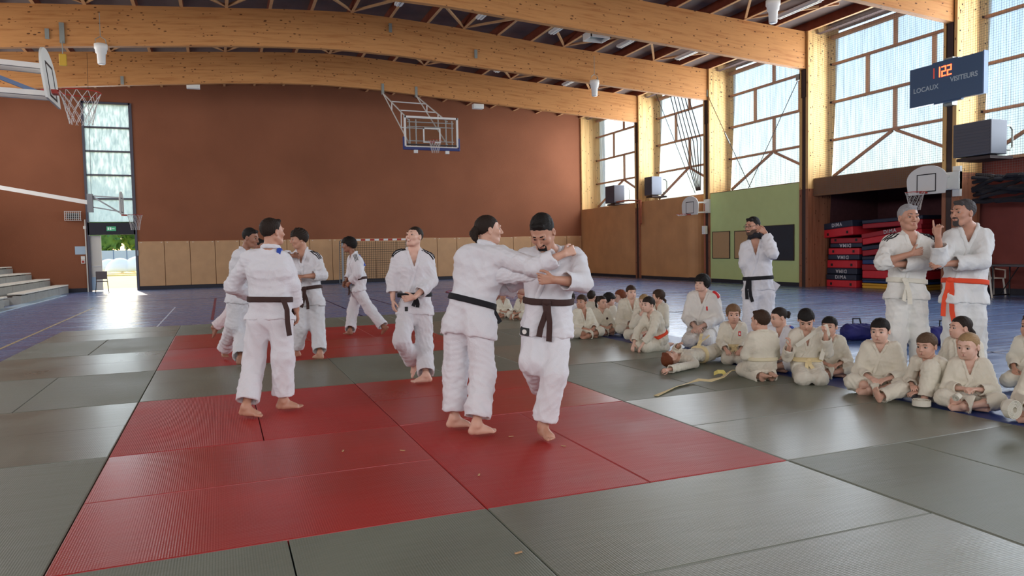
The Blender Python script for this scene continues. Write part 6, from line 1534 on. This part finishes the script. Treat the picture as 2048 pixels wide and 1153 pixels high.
# crash mats
def crash_mat(x, y, z, lx, ly, hz, top, side, band, label, rz=0., pitch=0., text=None, flip=False, notches=True):
    t = empty('crash_mat', (x, y, z), label, 'crash mat', 'crash mats piled in the alcove'); t.rotation_euler = (pitch, 0, rz)
    b0, b1 = (0, hz * .56) if not flip else (hz * .44, hz); c0, c1 = (hz * .56, hz) if not flip else (0, hz * .44)
    MB().box((-lx / 2, -ly / 2, b0), (lx / 2, ly / 2, b1)).build('foam_body', side, t, bevel=.025)
    MB().box((-lx / 2 - .006, -ly / 2 - .006, c0 + .003), (lx / 2 + .006, ly / 2 + .006, c1 - .003)).build('cover_band', band, t, bevel=.02)
    if text:
        tz = (c0 + c1) / 2
        xd = (0, -1, 0); zd = (0, 0, 1)
        if flip: xd, zd = (0, 1, 0), (0, 0, -1)
        text_mesh('lettering', text, .155, 'crash_text', t, (-lx / 2 - .012, 0, tz - .045 if not flip else tz + .045), xd, zd, .004, 'CENTER', 1.25)
        text_mesh('lettering', text, .155, 'crash_text', t, (-lx * .1, -ly / 2 - .012, tz - .045 if not flip else tz + .045), (1, 0, 0) if not flip else (-1, 0, 0), zd, .004, 'CENTER', 1.25)
    if notches:
        for yy in (-.33, .33): MB().box((-lx / 2 - .010, yy * ly - .035, b0 + .06), (-lx / 2 - .001, yy * ly + .035, b0 + .14)).build('handle', 'black', t)
    return t
XC = 19.7
def D(y, z, hz, band, text, label, x=0., rz=0., pitch=0., flip=False, ly=1.18, side='crash_red'): return crash_mat(XC + x, y, z, 1.6, ly, hz, 'crash_red', side, band, label, rz, pitch, text, flip)
D(13.95, ZF, .40, 'crash_navy', 'DIMA', 'red and navy crash mat at the bottom of the front stack by the column')
D(13.95, .37, .44, 'crash_navy', 'DIMA', 'red and navy crash mat second from the bottom of the front stack, label upside down', .03, flip=True)
D(13.86, .83, .36, 'crash_navy', 'DIMA', 'red and navy crash mat third from the bottom of the front stack', -.02, .03, flip=True)
D(13.84, 1.21, .30, 'crash_navy', 'DIMA', 'red and navy crash mat fourth from the bottom of the front stack', .04, .05, flip=True, side='crash_red_side')
D(13.98, 1.56, .46, 'crash_navy', 'DIMA', 'tilted red and navy crash mat on top of the front stack', -.06, -.06, -.07, ly=1.25)
def D2(z, hz, side, band, text, label, pitch=0., x=0., flip=False): return crash_mat(19.9 + x, 12.15, z, 1.9, 2.05, hz, 'crash_red', side, band, label, 0., pitch, text, flip, False)
D2(ZF, .16, 'crash_yellow', 'crash_yellow', None, 'thin yellow mat at the bottom of the second stack')
D2(.13, .13, 'crash_blue', 'crash_navy', None, 'thin blue mat just above the yellow one')
D2(.27, .42, 'crash_red', 'crash_red_side', 'DIMA', 'thick red crash mat in the second stack above the blue and yellow mats')
D2(.71, .24, 'crash_blue', 'crash_navy', 'DIMA', 'blue crash mat in the middle of the second stack', -.02)
D2(1.03, .30, 'crash_red_side', 'crash_navy', 'DIMA', 'red and blue sagging crash mat of the second stack', -.09)
D2(1.40, .34, 'crash_red', 'crash_red_side', 'DIMA', 'slanting bright red crash mat high in the second stack', -.12)
D2(1.80, .26, 'crash_red_side', 'crash_navy', None, 'dark crash mat on top of the second stack', -.03)
# net bundle and folding table with chairs at the right
mb = MB(); rr_ = random.Random(3)
for i in range(14):
    ys_ = np.linspace(9.3, 5.2, 14); mb.tube([(18.45 + rr_.uniform(-.12, .2), y, 2.95 - i * .045 + .10 * math.sin(y * 2 + i) + rr_.uniform(-.05, .05)) for y in ys_], .05, 6)
o = mb.build('rolled_net', 'bag_black'); tag(o, 'dark rolled divider net hanging along the maroon wall', 'net')
def white_chair(x, y, rz, label):
    t = empty('garden_chair', (x, y, ZF), label, 'chair', rz=rz)
    MB().box((-.23, -.22, .42), (.23, .22, .45)).build('seat', 'chair_white', t, bevel=.015)
    mb = MB(); mb.tube([(-.23, .2, .44), (-.24, .27, .72), (-.15, .30, .86), (0, .31, .88), (.15, .30, .86), (.24, .27, .72), (.23, .2, .44)], .022, 6); mb.build('back_frame', 'chair_white', t)
    for i in range(5): MB().box((-.16 + i * .07, .24, .46), (-.12 + i * .07, .27, .86)).build('back_slat', 'chair_white', t)
    for s_ in (-1, 1):
        for yy in (-1, 1): MB().tube([(s_ * .21, yy * .19, .43), (s_ * .25, yy * .24, 0)], .022, 6).build('leg', 'chair_white', t)
        mb = MB(); mb.tube([(s_ * .25, -.2, .43), (s_ * .27, -.18, .64), (s_ * .27, .2, .66)], .02, 6); mb.build('armrest', 'chair_white', t)
white_chair(18.0, 8.75, .6, 'white plastic garden chair directly behind the man with the orange belt'); white_chair(18.75, 9.05, -.4, 'white plastic garden chair at the end of the folding table')
t = empty('folding_table', (18.3, 7.75, ZF), 'grey folding table against the maroon wall', 'table', rz=1.57)
MB().box((-.9, -.38, .76), (.9, .38, .80)).build('table_top', 'table_top', t, bevel=.01)
for x in (-.7, .7): 
    for y in (-.3, .3): MB().tube([(x, y, .76), (x, y, 0)], .018, 6).build('leg', 'black', t)
    MB().tube([(x, -.3, .06), (x, .3, .06)], .018, 6).build('stretcher', 'black', t); MB().tube([(x, 0, .1), (x * .4, 0, .76)], .012, 6).build('brace', 'black', t)
# bags behind the standing teachers
def bag(x, y, rz, sx, sy, sz, m_, label):
    t = empty('sports_bag', (x, y, ZF), label, 'bag', rz=rz)
    g = Grid(V(-.6, -.4, -.05), V(.6, .4, .7), .014); g.cone(V(-sx, 0, sz * .5), V(sx, 0, sz * .5), sz * .5, sz * .5, .05); g.cut(V(0, 0, 0.), V(0, 0, -1)); p_, q_ = g.mesh(); quad_mesh('bag_body', p_, q_, MAT[m_], t, None, folds(int(x * 7), .012, .12), 1)
    mb = MB(); mb.tube([(-sx * .5, 0, sz * .85), (-sx * .4, .03, sz + .07), (sx * .4, .03, sz + .07), (sx * .5, 0, sz * .85)], .012, 6); mb.build('bag_handle', 'bag_black', t)
bag(9.15, 4.25, -.4, .12, .2, .24, 'bag_blue', 'dark blue sports bag on the floor beside the white belt teacher'); bag(9.75, 3.35, -.5, .14, .2, .25, 'bag_blue', 'purple blue sports bag on the floor between the two standing teachers'); bag(9.4, 3.75, 1.2, .05, .2, .42, 'bag_black', 'black upright bag seen between the legs of the grey-haired man')
# belts lying about
bp = [ground(*p) for p in ((1312, 792, .006), (1350, 775, .006), (1380, 766, .012), (1398, 760, .035), (1420, 762, .02), (1445, 755, .03), (1462, 742, .05), (1480, 741, .06), (1500, 738, .07), (1512, 744, .06))]
wd = []
for i in range(len(bp)): tt = nrm(bp[min(i + 1, len(bp) - 1)] - bp[max(i - 1, 0)]); wd.append(nrm(np.cross(tt, UP) + UP * (.5 * math.sin(i * 1.3))))
o = ribbon('loose_belt', bp, .042, .005, wd, belt_mat(CREAMB), None, V(0, 0, 0)); tag(o, 'long cream judo belt trailing over the grey mats from the kneeling boy', 'belt')
bp = [ground(*p) for p in ((1428, 748, .02), (1436, 744, .05), (1446, 744, .05), (1450, 750, .02))]
o = ribbon('belt_end', bp, .04, .005, UP * .6 + RHZ * .2, belt_mat(srgb(224, 208, 120)), None, V(0, 0, 0)); tag(o, 'folded yellow tipped belt end lying on the grey mat', 'belt')
def held_belt():
    a, b = at(1588, 690, depth_of(ground(1612, 772)) - .25), at(1650, 655, depth_of(ground(1612, 772)) - .22)
    D_ = depth_of(ground(1612, 760)) - .17
    P = [at(*p, D_) for p in ((1592, 692), (1606, 683), (1625, 668), (1640, 657), (1652, 652), (1656, 668), (1650, 690), (1642, 720))]
    o = ribbon('loose_belt', P, .042, .005, UP * .7 + RHZ * .7, belt_mat(WB), None, V(0, 0, 0)); tag(o, 'pale judo belt stretched between the hands of the kneeling boy', 'belt')
held_belt()
def roll(c, ax, r, w_, label, turns=4):
    c = np.asarray(c, float); ax = nrm(ax); u = nrm(np.cross(ax, V(0, 0, 1) if abs(ax[2]) < .9 else V(1, 0, 0))); v_ = np.cross(ax, u)
    pts = []; n = turns * 26
    for i in range(n + 1): a = i / 26 * 2 * math.pi; rr = r * (.28 + .72 * i / n); pts.append(c + (u * math.cos(a) + v_ * math.sin(a)) * rr)
    o = ribbon('rolled_belt', pts, w_, .0045 if r > .05 else .003, ax, belt_mat(WB), None, V(0, 0, 0)); tag(o, label, 'belt')
roll(ground(1842, 806, .035) , UP, .075, .045, 'wide roll of white belt on the mat by the boy with raised knee')
gb_ = ground(1938, 812); roll(at(1914, 795, depth_of(gb_) - .30), RHZ * .8 + FH * .5 + UP * .3, .028, .045, 'small cream roll held by the blond girl')
gb_ = ground(2092, 838); roll(at(2024, 820, depth_of(gb_) - .42), -FH + RHZ * .3, .068, .045, 'large rolled white belt held at the picture edge', 6)
# crumbs on the mats
for i, (x, y) in enumerate(((1022, 874), (958, 951), (1127, 893), (1037, 1107), (686, 903), (805, 902))):
    p_ = ground(x, y, .002); o = MB().box((-.018, -.005, 0), (.018, .005, .004)).build('mat_crumb', 'debris'); o.location = p_; o.rotation_euler = (0, 0, i * 1.1); tag(o, ['pale crumb beside the bare foot of the moustached man', 'pale crumb on the red mats below the woman with the black belt', 'pale crumb on the red mat nearest the orange-belted boy', 'pale crumb on the grey mat closest to the viewer', 'pale crumb on the red mat between the seams', 'pale crumb on the red mat near the long seam'][i], 'crumb', 'pale crumbs on the mats')

# ---------------------------------------------------------------- the yard behind the door
o = MB().box((-60, YW + .26, -.35), (40, 140, -.10)).build('outside_ground', 'out_ground'); tag(o, 'sunlit pale yellow yard outside the door', 'ground', kind=S_)
o = MB().box((-9, YW + .26, -.10), (4, 33.4, -.05)).build('outside_paving', 'out_paving'); tag(o, 'bright concrete strip before the exit door', 'paving', kind=S_)
o = MB().box((-30, 60, -.10), (10, 120, -.02)).build('outside_path', 'out_ground'); tag(o, 'far yard behind the low edge', 'ground', kind=S_)
for i, (px, py, w_) in enumerate(((218, 548, 2.0), (240, 548, 2.1), (276, 547, 2.3))):
    g_ = ground(px, py, -.02); g_[2] = -.02
    t = empty('beach_shelter', tuple(g_), ['white domed beach shelter nearest the open door leaf', 'white domed beach shelter in the middle of the doorway view', 'white domed beach shelter at the far door jamb'][i], 'tent', 'domed shelters in the yard')
    mb = MB(); N1, N2 = 12, 7
    for a_ in range(N1 + 1):
        for b_ in range(N2 + 1):
            al = math.pi * a_ / N1; be = math.pi * (.05 + .55 * b_ / N2); mb.v.append((w_ * .55 * math.cos(al) * 1., -w_ * .5 * math.cos(be) * math.sin(al) + .3, w_ * .62 * math.sin(al) * math.sin(be)))
    for a_ in range(N1):
        for b_ in range(N2): k_ = a_ * (N2 + 1) + b_; mb.f.append((k_, k_ + 1, k_ + N2 + 2, k_ + N2 + 1))
    q_ = mb.build('canopy', 'canopy_white', t, True); so = q_.modifiers.new('thick', 'SOLIDIFY'); so.thickness = .02
    MB().box((-w_ * .5, -.1, 0), (w_ * .5, .5, .02)).build('ground_sheet', 'crash_yellow', t)
fe = empty('boundary_fence', (-8, 80, -.02), 'pale grey blue panel fence at the back of the yard', 'fence')
for i in range(-8, 10): MB().box((i * 1.2 + .03, 0, 0), (i * 1.2 + 1.17, .06, 2.05)).build('fence_panel', 'fence', fe); MB().box((i * 1.2 - .03, -.03, 0), (i * 1.2 + .03, .09, 2.15)).build('fence_post', 'score_edge', fe)
pv = empty('pavilion', (-13.5, 90, -.1), 'small pavilion with a slate blue roof behind the fence', 'building')
mb = MB(); mb.v = [(-6, -3, 2.7), (1.5, -3, 2.7), (1.5, 3, 2.7), (-6, 3, 2.7), (-3.5, 0, 4.6), (-1.0, 0, 4.6)]; mb.f = [(0, 1, 5, 4), (1, 2, 5), (2, 3, 4, 5), (3, 0, 4), (0, 3, 2, 1)]; mb.build('roof', 'roof_slate', pv)
for x in (-5.5, -2, 1.2): MB().box((x - .1, -2.6, 0), (x + .1, -2.4, 3.0)).build('pavilion_post', 'canopy_white', pv)
rt_ = random.Random(9)
for i in range(7):
    x = -31 + i * 5.8; t = empty('leafy_tree', (x, 100 + rt_.uniform(-3, 4), -.1), ['leafy green tree beyond the fence, partly hidden by the door leaf', 'tall green tree behind the pavilion roof', 'rounded green tree above the fence in the door opening', 'green tree beyond the fence at the far door jamb', 'green tree beyond the red wall', 'green tree farther along the fence', 'green tree at the end of the fence'][i], 'tree', 'trees beyond the yard')
    MB().tube([(0, 0, 0), (0, 0, 4)], [.3, .18], 8).build('trunk', 'purlin', t)
    mb = MB()
    for j in range(420):
        a_, b_, r_ = rt_.uniform(0, 6.28), rt_.uniform(-1, 1), 3.9 * rt_.uniform(.75, 1.05); cz = 6 + b_ * 4.6; cr = r_ * math.sqrt(max(1 - b_ * b_, .05)); cx_, cy2 = cr * math.cos(a_), cr * math.sin(a_); s_ = rt_.uniform(.35, .7); k_ = len(mb.v)
        u_ = Vector((rt_.gauss(0, 1), rt_.gauss(0, 1), rt_.gauss(0, 1))).normalized(); v2 = u_.cross(Vector((rt_.gauss(0, 1), rt_.gauss(0, 1), 1))).normalized()
        c_ = Vector((cx_, cy2, cz)); mb.v += [tuple(c_ - u_ * s_), tuple(c_ + v2 * s_ * .6), tuple(c_ + u_ * s_), tuple(c_ - v2 * s_ * .6)]; mb.f.append((k_, k_ + 1, k_ + 2, k_ + 3))
    mb.build('crown', 'foliage', t)
    MB().lathe([(1.2, 1.6), (3.0, 3.2), (3.5, 6), (2.6, 9), (.6, 10.3)], (0, 0, 0), 14).build('inner_crown', 'foliage', t, True)
